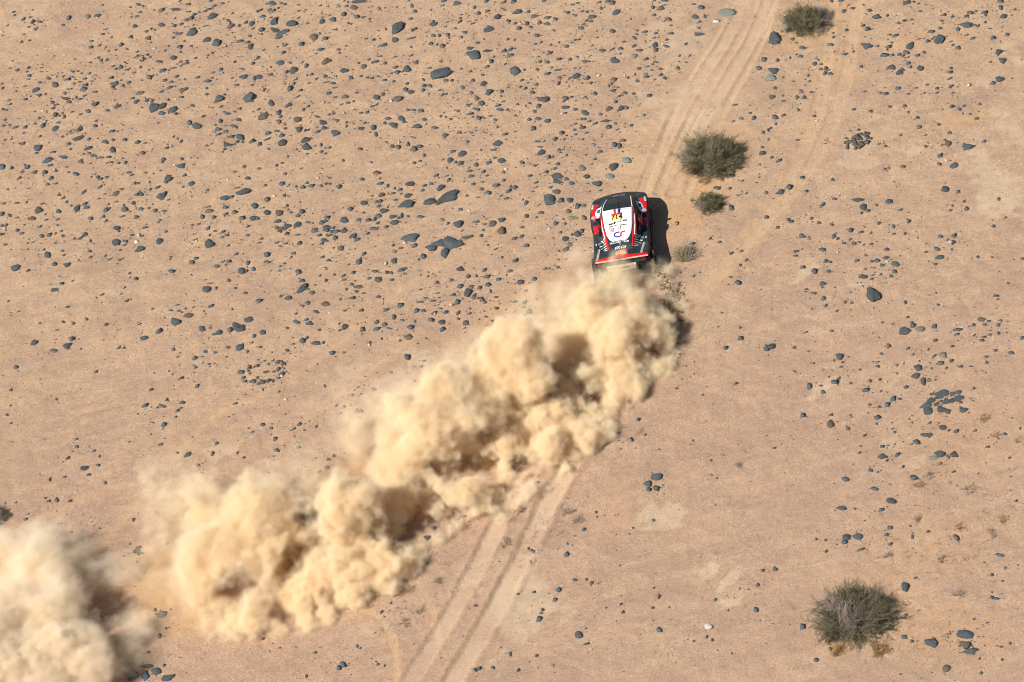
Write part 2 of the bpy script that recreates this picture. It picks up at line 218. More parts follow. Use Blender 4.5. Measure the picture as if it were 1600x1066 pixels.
(800,0,4.0): """30,80,66,32 10,15,40,22 140,107,58,30,20 100,78,30,24 172,148,34,22 222,115,48,30,10 222,155,46,22,-5 270,125,36,28,-20 45,182,40,26,10 18,148,26,16 95,155,30,30,-30 118,175,28,16,-20 105,210,20,12 158,225,38,26,5 200,10,34,18 378,33,30,18 410,22,28,14 395,95,30,20,-5 337,78,54,22,0 435,72,36,14 470,75,24,18 500,70,20,10 500,105,56,34 465,130,30,20 490,130,24,14 440,155,36,18 435,178,46,26,5 545,15,34,14 558,50,28,30,50 600,10,40,24 627,20,44,30 652,80,62,34,28 530,195,20,12 628,197,42,26,-10 720,132,14,10 820,155,14,12 830,203,40,20,5 765,240,24,36,60 780,215,24,18 900,210,30,18 888,240,30,10,20 925,55,46,34,5 955,8,50,16,-10 885,8,34,18 880,48,24,26,40 950,35,40,10 888,95,30,18 980,125,44,26,-5,b 990,212,46,14,0 1145,108,44,38 1170,138,30,20 1180,50,42,32,10 1135,30,30,18 1205,105,24,30 1172,217,72,28,0 1085,278,24,16 1345,80,124,56,10,p 1278,132,48,24,5,w 145,275,28,18 180,265,20,14 242,278,20,18 293,262,24,12 340,290,38,22,0 372,267,26,14 393,250,18,14 418,247,28,12 530,238,34,12 500,285,22,12 565,317,44,26,0 625,310,50,14,25 680,305,34,20,0 678,337,26,18 700,262,30,18 760,290,36,20 795,317,44,22,-5 765,350,46,34,10,p 895,285,40,40,60 900,318,36,30 965,292,40,20,-15 830,373,50,28,20 898,388,36,22,-10 890,360,30,10 645,383,60,34,-5 635,370,40,20,30 455,383,42,28,5 410,355,24,16 362,372,30,22 495,347,30,14 290,370,40,20,10 222,388,40,22,0 175,383,28,20 235,330,50,18,25 155,433,24,20 220,457,50,24,10 75,435,24,16 20,445,80,60,20 290,435,66,18,10 395,428,16,12 400,477,56,34 362,487,24,16 300,485,34,26,20 325,470,34,10 470,487,40,28,30 437,518,20,10 295,512,24,12 150,530,36,24,20 80,553,36,20,25 128,578,36,24,10 130,555,24,10 195,622,78,42,0 165,663,38,30,25 143,695,32,24,20 330,615,42,30,10 325,630,30,14 335,670,54,28,-5 395,680,40,28,10 328,707,34,14 460,705,50,34,-15 452,742,30,20 165,743,50,28,0 222,755,50,32,5 130,803,38,36,-10 310,828,36,24,10 270,870,36,20,25 325,868,18,14 160,887,44,14,0 200,887,24,14 175,920,50,12,0 182,958,54,30,20 295,935,34,24 320,935,22,16 300,955,20,14 230,990,32,20 230,1025,26,14 65,1017,32,28 285,1030,36,22 270,1055,36,16 20,822,30,14 32,655,26,16 18,723,22,14 390,773,32,14,20 392,808,26,18 440,797,50,20 395,840,24,14 465,830,30,14 518,770,46,20 575,757,74,20,5 605,793,40,24,-5 648,770,28,20 658,808,24,14 745,783,28,22 820,720,28,24,15,p 630,563,44,22,5 632,498,48,28,5 622,525,20,24 668,597,28,16 648,635,32,24 660,545,20,12 705,578,32,20,-10 605,680,52,36 675,680,60,30,35 715,670,36,30,10 455,605,30,12 518,585,26,26 783,505,24,28 795,432,34,20 840,418,34,16,20 830,460,40,12 842,477,38,26,20 873,440,26,20 927,430,30,16 928,467,28,20 890,495,30,14 952,487,26,24 910,533,32,16,5,p 858,595,40,24 1035,425,28,26 1045,385,18,16 1110,350,20,18 637,903,40,34,-10 668,910,36,36 692,873,36,26,-5 507,903,38,22,0,g 552,945,26,24 460,972,24,16 725,1000,66,44,0,p 635,1045,64,48,20 437,1050,50,40,10,g 690,945,16,12 1575,378,40,32,10 1545,430,36,36 1430,747,40,24,15,g 1512,742,34,22 1488,710,28,16 1380,762,36,18,15,g 1570,832,30,26 1562,965,50,30,20 1395,660,40,16""",
(1200,0,4.0): """35,248,84,88,40 62,275,34,22 110,160,44,46,40,p 135,188,44,28 152,245,36,22 178,270,20,12 215,303,44,26,10 180,345,24,16 205,357,36,18,10 392,280,42,26 412,235,36,28 405,207,24,14 315,383,24,16 292,404,34,26 300,370,30,10 362,430,34,26 330,435,26,16 355,463,32,28 392,467,34,28 250,480,20,16 490,190,30,22 480,342,40,16,10 585,422,32,22,30 35,447,64,42,0 12,497,76,48,15,p 25,612,46,32,10 45,555,28,24 95,490,20,12 160,513,18,14 208,585,40,12 180,612,26,20 228,617,30,22 95,605,20,16 100,635,28,12 45,738,40,32,-10 15,803,26,14 50,780,20,18 193,697,22,14 185,880,30,12 70,1010,44,20 25,988,24,16 610,293,78,46,-5 678,107,58,40 635,72,34,22 595,165,32,18 620,184,40,30 475,73,34,24 395,8,24,20 455,5,40,20 505,37,30,12,20 755,218,40,20,0 797,228,44,22,10 747,295,46,26 730,348,56,24,5 775,347,26,16 820,343,30,16 685,292,28,12 865,330,40,36 887,288,62,44,40 870,362,40,16 930,350,44,20,10 772,428,56,36,0 875,402,40,28 840,440,34,28 825,463,50,32,20 952,432,46,40,10 1068,252,76,56 1020,203,40,26,5 998,260,34,26 945,247,24,12 975,243,20,10 868,25,56,26 910,18,22,16 940,28,20,12 952,75,34,14 900,128,32,20,10 850,133,30,16 815,147,28,14 1095,97,40,24 1153,112,28,18 1265,82,44,32 1240,105,34,18 1298,72,24,16 1350,82,50,22 1235,158,88,44,-10 1187,187,30,26 1313,167,30,18 1280,240,38,20 1240,222,40,10,20 1185,303,38,24 1155,285,24,20 1075,180,26,18 1385,180,22,10 1405,237,34,28 1440,330,46,44 1467,383,44,44 1390,390,26,16 1445,502,58,36,5 1407,523,34,24 1470,105,54,32 1455,50,24,34 1450,12,44,28 1497,218,30,22 1523,98,20,12 1130,453,50,26,10 1137,495,40,14 1137,545,24,20 1157,585,30,18 1057,582,26,16 1185,545,14,10 995,533,26,16 923,553,24,14 878,592,26,14 815,558,42,24,20 737,592,42,20 605,578,24,12 733,555,24,10 855,670,34,24,10 762,672,30,18 640,700,26,20 537,688,38,20 935,742,28,20 945,800,34,26 1068,785,26,18 1150,672,36,24 1195,688,30,20 1225,668,30,16 1325,653,28,22 1220,713,20,20 1262,718,20,16 1305,747,32,16 1138,838,38,26 1125,905,42,40 1090,912,20,14 1105,880,20,12 1258,932,80,44,10 1075,980,44,26 1070,1032,28,22 845,1047,40,20 1162,1045,56,34 735,918,26,14 695,905,24,12 985,850,22,10 830,850,22,12 510,823,22,14 730,1060,20,12 1185,900,20,10 1355,890,24,20""",
(0,266,4.0): """215,12,40,26,10 280,15,44,30 345,8,40,20 140,12,34,20 115,55,44,26,30 320,52,40,28,20 300,90,34,24 350,85,26,12 430,15,28,14 472,27,40,26,-25 180,115,30,10 48,120,20,14 95,112,20,12 572,45,18,14 625,60,46,22,25 667,45,30,16 805,18,42,20,10 818,37,30,10 907,17,26,14 1055,52,54,46,20 1037,75,34,28,10 1153,32,30,22 1200,87,48,34,10 1145,107,28,20 1550,52,40,22,-5 1520,135,100,44 1405,175,70,36,10 1445,168,40,20 1480,110,50,14,10 1590,222,44,46,20 1297,127,24,16 1012,160,80,48,35 1055,187,34,14 885,150,34,34,30 850,155,46,24 862,85,34,18 940,120,20,18 985,108,40,16 728,148,60,36 760,122,30,14 655,150,26,14 625,110,36,18 525,140,44,16,35 393,178,34,16,30 415,198,22,22 165,200,20,18 105,203,36,16,20 25,208,28,16 265,210,40,12,10 245,252,54,44,20 200,305,56,30,0 368,257,42,32 12,275,36,30 60,285,34,24,-30 103,298,34,12,10 15,348,30,20 40,345,22,22 250,352,30,16 285,315,44,14 360,310,28,14 480,245,44,40 530,212,40,24 540,235,50,26 565,305,36,26 662,250,40,26 650,292,36,24 662,320,28,18 765,292,44,18,10 780,248,48,38,20 815,262,30,14 832,213,40,18,0 728,202,32,12 882,245,38,20,10 970,255,32,26 1025,257,34,20,10 855,297,34,20 1000,317,26,20 1265,292,32,30 1335,293,32,22 1410,272,34,20 1408,232,40,24 1300,230,36,16,5 1310,255,60,24,10 1465,265,40,26,20 1510,300,46,26 1585,300,50,32,5 1548,350,26,22 1243,337,34,20 1300,362,34,22 1343,378,24,18 1393,383,34,18 1390,417,34,20 1550,402,30,20 1040,382,32,22 908,363,44,20 728,367,52,36,0 725,455,62,42,0 792,452,24,26 855,447,38,32,15,w 870,500,66,36,20 885,415,34,14 825,410,30,12 1000,445,50,42,20 568,443,28,24 530,407,44,34,10 500,430,44,20 467,432,24,18 260,417,32,26 308,407,40,24 385,385,26,16 138,398,38,16 15,403,34,12 35,470,28,16 205,455,26,14 175,460,24,14 348,463,20,12 297,535,40,44,30 400,535,30,16 420,597,46,32 343,592,38,26 100,617,62,40 178,635,30,20 560,510,30,18 568,547,24,14 685,563,30,16 660,540,20,12 752,502,22,12 770,555,28,10 850,683,36,24 1070,630,50,20,-5 1218,432,34,14 1310,457,62,54,20 1245,480,36,10,20 1200,575,40,34,45 1225,548,34,18 1355,598,40,28,0 1430,568,36,22 1390,570,30,10,25 1548,577,32,28 1510,630,44,46,30 1585,612,36,32 1475,520,34,14,20 1290,747,58,42,0 1310,708,50,8,5 1470,737,28,18 1532,768,30,22 1318,853,44,24,10 345,752,56,28 385,715,36,20,10 455,700,24,16 425,863,34,14 115,885,26,10 70,908,20,8 250,960,30,14 355,1000,26,10 640,782,30,12 790,817,36,18 757,775,24,10 665,965,28,20 870,965,36,12 995,1010,48,30,30 1068,880,30,18 1118,880,28,14 1110,843,34,10 1180,912,60,34,5 1098,952,62,50,-5 1122,958,30,24 1265,995,40,40 1370,1018,46,36 1340,1030,36,18 1438,1002,34,34 1497,985,84,60 1558,940,62,38 905,1052,60,30 450,1053,38,26 1590,1045,30,26""",
(400,266,4.0): """755,15,52,24,0 660,55,30,22 460,48,24,14 402,22,20,10 162,83,40,24 252,100,28,22 205,93,34,12,35 320,78,28,20 345,95,50,26,10 295,107,34,22,10 405,98,22,20 458,83,30,16,-10 520,102,36,28 175,157,20,24 70,183,38,34 193,220,24,22 68,263,44,36 143,267,52,42,0 285,255,42,32,10 45,238,30,14 10,300,34,26 132,318,56,26,10 188,343,54,36,5 257,337,56,34,20 322,320,40,14,0 440,292,46,24,5 408,322,42,30 560,310,68,40,0 585,238,40,26,10 675,203,46,32,0 670,262,28,18 640,307,40,22 700,313,40,26 738,303,28,28 795,255,56,32,5 765,282,44,26,0 765,222,32,20 775,190,36,24 848,287,52,36,0 862,325,58,34,10 905,287,34,22 812,355,36,24 740,365,60,22,-5 697,393,28,20 775,80,50,26,10 820,95,24,28 782,150,46,32,10 855,140,34,18 900,117,32,22 965,85,72,36,20 953,155,56,36,10 870,180,34,18 935,210,108,58 1085,197,84,44 1040,122,30,20 1055,97,32,18 1095,82,28,24 1125,30,40,22 1190,35,36,14 1205,63,32,20 1155,110,56,44 1195,180,170,70,28 1030,290,50,22,-5 1160,313,38,28,15,g 1260,342,72,46,10 1200,333,26,18 1280,247,34,24 1320,160,26,20 1375,323,48,18,0 1480,335,50,40 1530,380,50,52 1535,312,50,36 1423,377,26,18 1407,410,24,20 1430,340,22,16 1325,420,80,26,8 1500,490,36,10,20 1410,117,34,24 1450,143,38,28 1500,95,46,26,10 1550,65,30,20 1345,38,40,20 1335,5,44,20 1420,10,34,20 1548,12,30,24 1360,88,34,22 1580,133,40,20 1565,178,36,16 1530,160,24,14 1385,172,24,10 955,430,130,62,12 905,488,40,18 858,470,26,20 990,475,40,30,20 1100,490,64,44,0 1140,460,90,50,10 1225,470,130,76,-5 1185,525,60,60,60 1047,543,40,32 862,570,50,32,5 905,628,46,26,20 932,615,34,20,0 845,643,30,22 818,643,28,20 745,635,40,20,0 765,688,54,34,5 712,680,38,24 850,688,36,20 645,578,40,34,30 580,590,22,12 675,525,32,20 610,645,30,22 535,490,48,34,5 485,483,20,12 605,410,54,30 633,430,44,20 495,420,40,28 435,435,62,28,-5 405,455,36,22 550,375,50,34,10 500,380,50,28,20 440,355,54,40,10 365,370,46,34 395,402,36,18 258,398,38,18,-5 188,393,38,20 268,450,38,28 130,448,30,14 150,470,34,14,-10 180,455,34,12 33,423,34,16 68,525,40,34 72,570,46,20,-5 225,520,22,14 412,540,34,18 450,567,34,20 148,597,18,14 148,625,20,18 265,637,28,38,70 285,692,40,18 290,745,98,44,30 353,768,38,26 437,690,20,22 492,653,28,20 400,660,22,14 432,610,26,10 545,665,40,18 550,690,40,16 600,718,32,22 640,735,66,24,10 567,750,24,18 672,775,34,14 590,805,66,22,12 530,815,22,16 155,790,24,20 200,805,54,30,10 20,817,44,26,10 325,838,36,26 435,845,64,32,10 297,858,22,18 378,892,38,18,-15 765,797,36,18,10 905,850,44,26 815,880,44,20,25 655,885,40,26 863,925,30,36 315,940,38,20 335,960,50,36 255,955,46,28,-15 45,1020,44,34,25 560,983,46,34 525,1005,24,14 515,960,34,10 665,998,34,34 755,955,30,26 755,997,50,26,5 805,970,38,26 835,993,40,18,-15 965,985,46,28,0 955,1048,54,34 920,943,20,20 995,948,24,24 1005,882,36,26 1047,882,36,26 1115,895,38,18 1185,888,34,24 1095,937,40,24,-5 1165,950,50,32,5 1165,997,42,28,20 1262,890,30,18 1325,895,34,16 1312,955,42,36 1300,987,30,14 1555,913,26,22 1475,940,14,14 1255,823,40,36,35 1330,770,60,54,30 1345,725,44,22 1360,793,36,28,0 1410,805,40,26,-20 1430,823,24,16 1278,725,40,28,20 1225,780,44,24 1395,732,34,26 1450,715,40,26 1465,750,16,30 1440,660,50,28,10 1425,623,38,22 1325,663,30,26 1275,613,50,38 1220,688,26,18 1130,703,28,20 1515,680,34,20 1590,627,36,20 1105,820,44,18,20 1025,828,44,14 1060,802,40,14 1135,770,30,10 1025,750,28,14 1075,665,18,12 290,1058,30,16""",
(800,266,4.0): """290,38,84,44,5 283,70,70,32,0 340,52,40,30 370,77,42,34,-10 465,37,44,34 213,12,36,24 113,38,36,18 530,80,60,34,0 610,35,50,36,0,p 240,107,32,18 278,137,52,32,0 228,187,104,72,-5 303,187,40,36 362,185,48,34,0 410,225,40,36 450,222,44,28 88,205,32,30 152,105,20,12 150,80,40,16 15,110,44,24,25 185,265,34,24 352,257,38,26 448,297,26,32 375,300,70,30,0,p 272,332,34,24 332,330,26,20 62,357,30,18 152,297,22,14 297,387,34,22 408,397,46,40,20 437,380,28,28 335,425,46,32 60,415,34,18 15,427,40,20 362,460,34,30 335,490,44,26 85,470,46,26 18,562,46,28 285,603,26,18 205,615,30,18 230,615,24,10 52,693,46,32 135,677,38,26 83,750,26,16 78,825,36,20 105,882,36,40 70,860,30,18 205,898,22,26 80,910,40,26 20,820,40,14 130,723,30,10 10,930,30,24 1370,235,32,38 1120,455,50,22,10 1238,425,24,22 1280,110,50,26,10 1370,35,56,26,10 1590,140,30,26 1590,292,34,24 1465,147,20,14 1440,68,20,14 1410,703,40,32,20 1367,665,22,18 1427,593,20,20 1135,662,26,16 1380,507,18,14 1425,1047,40,28 1425,983,18,14 1290,978,18,10 1500,847,20,10 1055,637,16,10 1465,560,24,16 1030,330,26,24,15,p""",
(1200,266,4.0): """212,47,36,22 135,105,42,32 87,138,44,34,10 138,147,16,10 240,130,24,18 405,55,24,30,-60 415,178,34,18 335,220,40,20,35 562,185,84,28,0 600,233,52,44,0 627,255,28,20 678,220,24,16 757,197,46,34,20 825,250,36,16 693,332,26,20 783,353,26,28 787,398,26,14 880,322,30,22,40 1108,122,48,38,25 1185,137,30,26 1227,200,28,22 1240,242,36,26 1140,250,28,14 1443,185,24,22 1410,350,26,22 1160,405,40,22 1080,410,34,24 1155,445,30,22 1122,432,26,12 1055,488,38,24,-25 1070,540,56,26 1150,492,22,20 935,422,20,14 785,75,20,10 60,355,28,16 145,320,32,18 272,302,24,20 318,327,30,22 213,410,38,34 258,418,24,14 412,413,30,22 517,375,34,26 580,385,30,14 512,428,24,10 535,453,34,20 475,455,28,18 645,457,26,12 340,497,48,26,0 170,507,28,16 172,533,28,14 360,568,32,22 215,607,34,20 293,632,34,34,40 378,632,34,20,10 343,708,50,30 345,800,34,28 275,763,24,12 238,742,24,12 740,497,34,22 735,545,42,26,10 682,565,44,28,10 795,583,52,36 712,592,30,18 790,632,30,24 767,655,28,26 610,618,20,16 598,663,58,28,0 655,655,34,14 648,678,28,16 705,650,20,12 660,783,84,84 857,825,20,26 1062,842,26,18 555,565,34,16 610,530,22,14 480,823,22,20 523,825,22,20 430,880,24,14 397,1002,26,16 235,1008,36,8,20 855,1005,80,46 905,970,38,28 945,992,64,32,5,g 1037,980,36,22 1185,997,56,20,0 1178,1023,36,12 1337,935,52,36,0 1355,965,28,22 1283,965,24,20 1380,945,28,14 1440,972,32,26 1455,940,26,14 1440,1022,24,22 1390,1030,34,18 1350,1045,30,14 1310,538,22,18 1430,788,28,16 1500,703,20,12 1045,1060,30,14 1590,1055,34,24 780,960,26,12 712,952,22,12 1010,780,24,8 1590,547,24,20""",
(0,532,4.0): """213,15,50,34 335,62,60,24,0 425,30,64,40,30 98,168,38,26 740,47,26,20 770,50,20,10 598,192,34,16 900,2,50,20 1085,60,30,22 1218,113,38,26 1225,170,24,20 1285,73,36,24 1348,82,30,18 1418,108,22,12 1505,48,68,38,35 1548,75,24,18 1508,203,50,28 1530,260,30,18 1585,260,40,34 1560,180,40,12 1112,103,32,10 967,203,26,14 1058,193,20,14 1232,290,36,22 1130,240,40,14,25 945,307,30,16 905,405,50,24,20 1013,407,24,20 983,418,20,12 1137,388,40,22 1130,420,24,12 862,458,18,14 1022,525,40,30 1093,475,22,14 1470,390,36,16 1310,153,24,12 68,312,26,16 67,408,20,14 42,467,20,18 68,517,24,14 350,365,18,14 250,243,12,12 480,658,30,20 585,687,30,20 420,733,34,20 528,793,54,30 552,833,34,18 610,775,26,18 403,850,28,16 805,632,28,14 1000,645,36,12 1172,713,48,32,30 1327,708,30,30 1353,643,30,22 1237,778,26,22 658,883,26,24 350,988,36,30,35 300,1002,30,14 97,1013,20,10 1578,572,34,16 620,720,20,16""",
(400,532,4.0): """293,8,34,28 380,18,66,28,0 478,80,36,26 552,77,26,14 712,15,20,16 900,8,26,20 952,108,36,44,80 1052,130,28,14 1035,163,24,14 845,200,26,12 735,305,46,24,-10 638,298,22,14 615,315,18,14 990,257,24,14 1340,123,26,16 430,287,14,24 145,315,26,18 40,523,34,18 95,545,22,18 270,522,36,24 235,547,26,14 302,560,22,14 118,612,32,24 130,685,30,28 263,637,20,14 267,665,30,22 487,725,16,20 443,800,34,24 395,825,26,14 628,442,34,24 658,445,22,24 245,48,14,10 500,410,24,14 548,412,24,16 170,150,40,24 165,205,36,24 55,200,24,20 140,235,36,14,20 15,270,40,20 80,150,24,20 50,130,24,14 105,130,22,12 55,250,20,14 92,248,18,10 15,125,20,12 8,235,24,20""",
(800,532,4.0): """1335,43,30,22 1590,45,34,44 1010,5,30,14 1037,15,14,14 1083,157,20,12 1138,132,12,10 1398,268,24,14 1190,337,14,12 742,628,38,26,0,g 678,580,14,12 352,802,52,22,10,q 900,857,68,40,5 850,900,48,34,0 908,930,44,36,0 855,936,34,24 945,907,14,14 1245,755,20,18 158,897,30,14 1247,842,16,10 1272,1028,14,10 1115,653,16,10 1040,284,12,10 1063,238,14,8""",
(1200,532,4.0): """18,38,68,40 165,42,34,24 253,65,20,12 448,98,46,46 455,162,26,14 412,122,16,14 163,190,16,28,70 258,283,34,38 343,317,32,28 415,260,50,26,10 440,237,32,18 612,312,44,26,10 710,80,24,20 750,30,24,30,40 875,47,28,12 935,168,60,36,5 922,223,54,30 973,255,36,44 1005,247,30,26 1045,242,16,12 862,290,36,24 1090,93,60,36,5,g 1080,142,38,24 1040,93,28,16 1022,170,16,14 1203,168,30,18 1368,143,24,22 1365,105,28,14 1423,68,24,14 1522,82,34,24 1335,5,34,16 805,203,18,12 1215,433,54,36,5 745,397,32,28 780,360,44,26 820,363,20,12 690,412,26,18 683,478,44,24,20 215,465,34,30 387,520,44,48 390,463,28,14 500,550,26,22 512,462,18,10 285,142,20,12 790,573,26,20 745,655,24,14 715,662,32,18 985,590,66,24,0 925,635,40,28 1093,542,48,32 1175,565,40,22 1293,563,26,12 1480,587,24,20 1370,667,30,14 713,723,54,42,10 810,715,36,20 1072,710,64,34,-5 1040,737,50,30,0,g 1163,713,50,44,20 1122,732,22,22,0,b 570,703,26,16 642,810,34,24 682,822,24,10 483,866,48,26,0 665,930,52,22,0 912,860,44,30,0 773,1008,54,34,0 457,1052,64,28,0 710,1060,34,16 1510,735,20,14 1548,1000,24,14 1160,822,28,12 1312,832,18,10 38,672,26,14 160,622,12,10 1010,510,24,12 575,182,20,16 685,160,20,18 685,130,30,8
 1085,335,92,40,20,s 1155,332,40,26,15,s 1190,325,44,24,15,s 1190,360,62,36,25,s 1112,382,52,32,20,s 1150,372,44,26,20,s 1018,370,52,34,15,s 985,408,74,40,15,s 1000,440,54,46,0,s 1078,425,62,42,0,s 1127,440,46,30,10,s 1050,395,36,16,15,s 1018,332,20,16,15,s 1080,378,30,14,15,s""",
(0,760,3.48): """790,980,80,18,5 848,1003,50,38 790,1035,60,42,65 715,1030,54,34,60 738,1035,40,34 915,1040,70,30,10 880,703,52,32,10 845,680,18,18 905,775,14,12 868,820,24,30 725,182,22,18 140,180,26,16 308,68,30,30 388,250,16,12 543,230,14,10 260,255,24,14 745,415,14,12 705,315,18,14,0,g 740,355,26,20,0,g""",
(400,798,3.98): """1040,297,22,18 838,577,20,14 540,953,32,40 515,975,32,26 630,838,24,22 648,855,16,12 365,877,26,12 40,792,26,16 145,847,16,10 312,1028,18,20 1385,988,36,18 1362,1000,20,20 1473,982,26,18 1583,900,20,18 1523,853,14,10 1365,595,28,14 785,470,26,12 1225,17,24,16 1290,42,40,16,0,p 850,377,12,10 757,958,16,16 1068,175,44,34""",
(800,798,3.98): """450,122,30,22 348,212,20,18 340,280,40,26 292,497,32,26 268,560,34,24 137,510,22,12 38,527,20,12 170,677,40,30 415,778,42,38 918,742,36,32 498,457,22,18 540,458,20,14 880,62,18,16 755,113,16,14 530,43,14,12 883,484,18,12 678,588,20,12 690,637,22,14 1265,556,18,18 1518,622,30,28 1530,468,28,20 1562,377,26,18 1420,490,18,12 1222,722,44,36,0,w 1245,806,20,18 1130,810,16,12 1093,800,12,10 1368,888,16,14 260,965,18,14 465,832,40,12 122,595,20,12 110,940,12,10 587,610,16,10 140,262,24,24""",
(1200,798,3.98): """490,168,50,36 478,198,36,24 557,162,62,34,5 758,105,36,20 735,148,30,20 897,165,20,24 760,210,32,20 578,245,50,16 45,360,32,28 213,720,36,34 300,932,32,22 860,483,50,52 745,695,36,34 848,790,34,28,20 1018,825,72,48,-5 1228,775,96,40,5 1225,835,60,40,-5 1265,875,92,36,5 1110,985,46,38 1440,280,56,20,-5 1480,363,30,20 1393,405,24,18 1168,170,26,36 918,423,24,14 1420,550,40,18,-15 388,865,26,22 883,95,16,12 358,185,18,16 300,180,18,16 1365,700,26,12 1282,678,16,10 1505,828,20,18 1325,1013,24,16 823,1018,18,10 1455,928,18,14""",
}
# landmarks: x, y, the short name other labels lean on, and the stone's own label where the landmark is a stone
MARKS = [
 (1116,240,'big bush beside the track',None),(1268,28,'bush at the top edge',None),(1108,306,'little bush beside the car',None),(1343,950,'wide bush at lower right',None),(970,355,'rally car',None),
 (1340,222,'heap of pebbles',None),(412,581,'ring of small stones',None),(222,91,'patch of tiny stones',None),
 (1136,20,'pale greenish boulder','pale greenish boulder standing on the left edge of the upper wheel tracks'),
 (1209,62,'tall bluish boulder','tall bluish boulder right of the wheel tracks, below the topmost bush'),
 (1203,124,'pale smooth boulder','pale smooth grey-green boulder right of the wheel tracks, under a darker stone'),
 (621,43,'biggest angular boulder','biggest angular boulder with ridged faces, standing alone near the top'),
 (691,115,'long flat boulder','long flat grey boulder, the widest single stone near the top'),
 (741,85,'notched broad rock','broad notched rock lying left of a narrow splinter near the top'),
 (240,170,'pile of flat rocks','big flat rock at the left end of a touching pile of rocks'),
 (339,67,'twin round boulders','rounder and taller of two boulders side by side'),(391,152,'ring-shaped rock','large ring-shaped dark rock by a heap of little stones'),
 (301,50,'plump egg-shaped rock','plump egg-shaped dark rock below the diagonal chain of stones'),
 (308,199,'round rock with neighbour','round dark rock touching a smaller stone on its left, in open sand'),
 (849,155,'smooth oval boulder','smooth oval boulder above a slanting row of three stones'),
 (805,111,'boulder left of scatter','wide dark boulder with a lower shelf in the thick stone scatter'),
 (981,250,'pale squat boulder','pale squat grey-green boulder above the rally car'),
 (857,313,'wide split boulder','wide split boulder left of the rally car with a stone resting on it'),
 (872,275,'stack of dark slabs','upper slab of two flat dark slabs lying together'),
 (634,318,'broad faceted boulder','broad faceted boulder with a pale top, left of the two-lobed rock'),
 (699,311,'two-lobed flat rock','long two-lobed flat rock lying aslant in the middle of the scatter'),
 (639,373,'long oval boulder','long oval boulder with one crack across, in the middle of the scatter'),
 (706,383,'black broken outcrop','largest block of the black broken outcrop above the dust cloud'),
 (472,452,'slanting long rock','long flat rock lying aslant, alone with a small triangular stone'),
 (374,512,'large rounded rock','large rounded rock between a small stone and a hollowed rock'),
 (253,306,'slanting pointed rock','big pointed rock lying aslant under two joined round stones'),
 (380,300,'rough blocky ledge','rough blocky ledge of dark rock beside a five-sided stone'),
 (25,420,'lone oval rock','lone oval rock on bare sand near the left edge'),
 (1352,73,'wide humped rock','wide humped dark rock right of the second wheel track'),
 (1467,63,'triangular boulder','triangular dark boulder standing near the upper right'),
 (1509,39,'flat ragged rock','flat ragged rock with a stone under its left end'),
 (1514,233,'lens-shaped boulder','lens-shaped boulder on reddish sand at the right'),
 (1365,462,'large round boulder','large round bluish boulder alone on open sand at the right'),
 (1340,312,'flat blade-like rock','flat blade-like rock lying above a round stone'),
 (1414,517,'dark hump with neighbours','big dark hump next to a flat grey stone, right of centre'),
 (1470,627,'cracked slab patch',None),
 (1025,746,'cluster of four stones','largest and topmost of four stones lying together below the dust'),
 (888,733,'white stone on rut','pale bluish-white stone lying on the edge of the right wheel rut'),
 (1107,980,'chalk-white stone','chalk-white angular stone on bare sand near the bottom'),
 (638,559,'upright block','upright dark block standing left of a pale crust patch'),
 (1378,713,'pointed plump rock','plump pointed rock on open sand below the cracked slabs'),
 (1456,1005,'smooth rock by bush','smooth dome-shaped rock right of the wide bush'),
 (227,1048,'corner rock group','flat topmost stone of the rock group under the corner dust'),
 (252,961,'stone between dust clouds','grey-green stone on orange sand between the two dust clouds'),
 (1297,855,'pair of joined stones','upper of two joined stones above the wide bush'),
]
# ---------------------------------------------------------------- stones
def rock_shape(seed, sub, facets, rough=.10):
    bm = bmesh.new(); bmesh.ops.create_icosphere(bm, subdivisions=sub, radius=1); rng = random.Random(seed)
    P = []
    for _ in range(facets):
        v = Vector((rng.gauss(0, 1), rng.gauss(0, 1), rng.gauss(0, .8))).normalized(); P.append((v, rng.uniform(.40, .84)))
    taper = rng.choice((0, 0, .25, .45, .6)); skew = rng.uniform(-.35, .35)
    o = Vector((rng.random()*50, rng.random()*50, rng.random()*50))
    for v in bm.verts:
        d = v.co.normalized(); r = 1.0
        for n, k in P:
            c = d.dot(n)
            if c > .05: r = min(r, k/c)
        r *= 1 + rough*(mnoise.noise(d*1.4+o)*2.2 + mnoise.noise(d*4.2+o)*.6)
        v.co = d*r
        v.co.y = v.co.y*(1-taper*max(0., (v.co.x+.3))) + skew*v.co.x*.5
    xs = [v.co.x for v in bm.verts]; ys = [v.co.y for v in bm.verts]; zs = [v.co.z for v in bm.verts]
    for v in bm.verts:   # into the box -1..1
        v.co.x = (v.co.x-min(xs))/(max(xs)-min(xs))*2-1; v.co.y = (v.co.y-min(ys))/(max(ys)-min(ys))*2-1; v.co.z = (v.co.z-min(zs))/(max(zs)-min(zs))*2-1
    V = np.array([v.co[:] for v in bm.verts]); F = np.array([[v.index for v in f.verts] for f in bm.faces]); bm.free()
    return V, F
def rock_mat(name, base, vary):
    t = NT(name); co = t.coord(); oi = t.t.nodes.new('ShaderNodeObjectInfo')
    a = tuple(x*(1-vary) for x in base); b = tuple(x*(1+vary) for x in base)
    c = t.mix(t.noise(3.5, 5., .65, t.coord('Generated')), a, b)
    c = t.mix(t.ramp(oi.outputs['Random'], 0., 1., 0., .7), c, tuple(x*y for x, y in zip(base, (.80, .70, .60))))
    c = t.mix(t.ramp(t.noise(9., 4., .7, t.coord('Generated')), .52, .72, 0., .6), c, (.22, .185, .15))
    t.bump(t.noise(7., 6., .72, t.coord('Generated')), .09, .7); return t.out(c, .72)
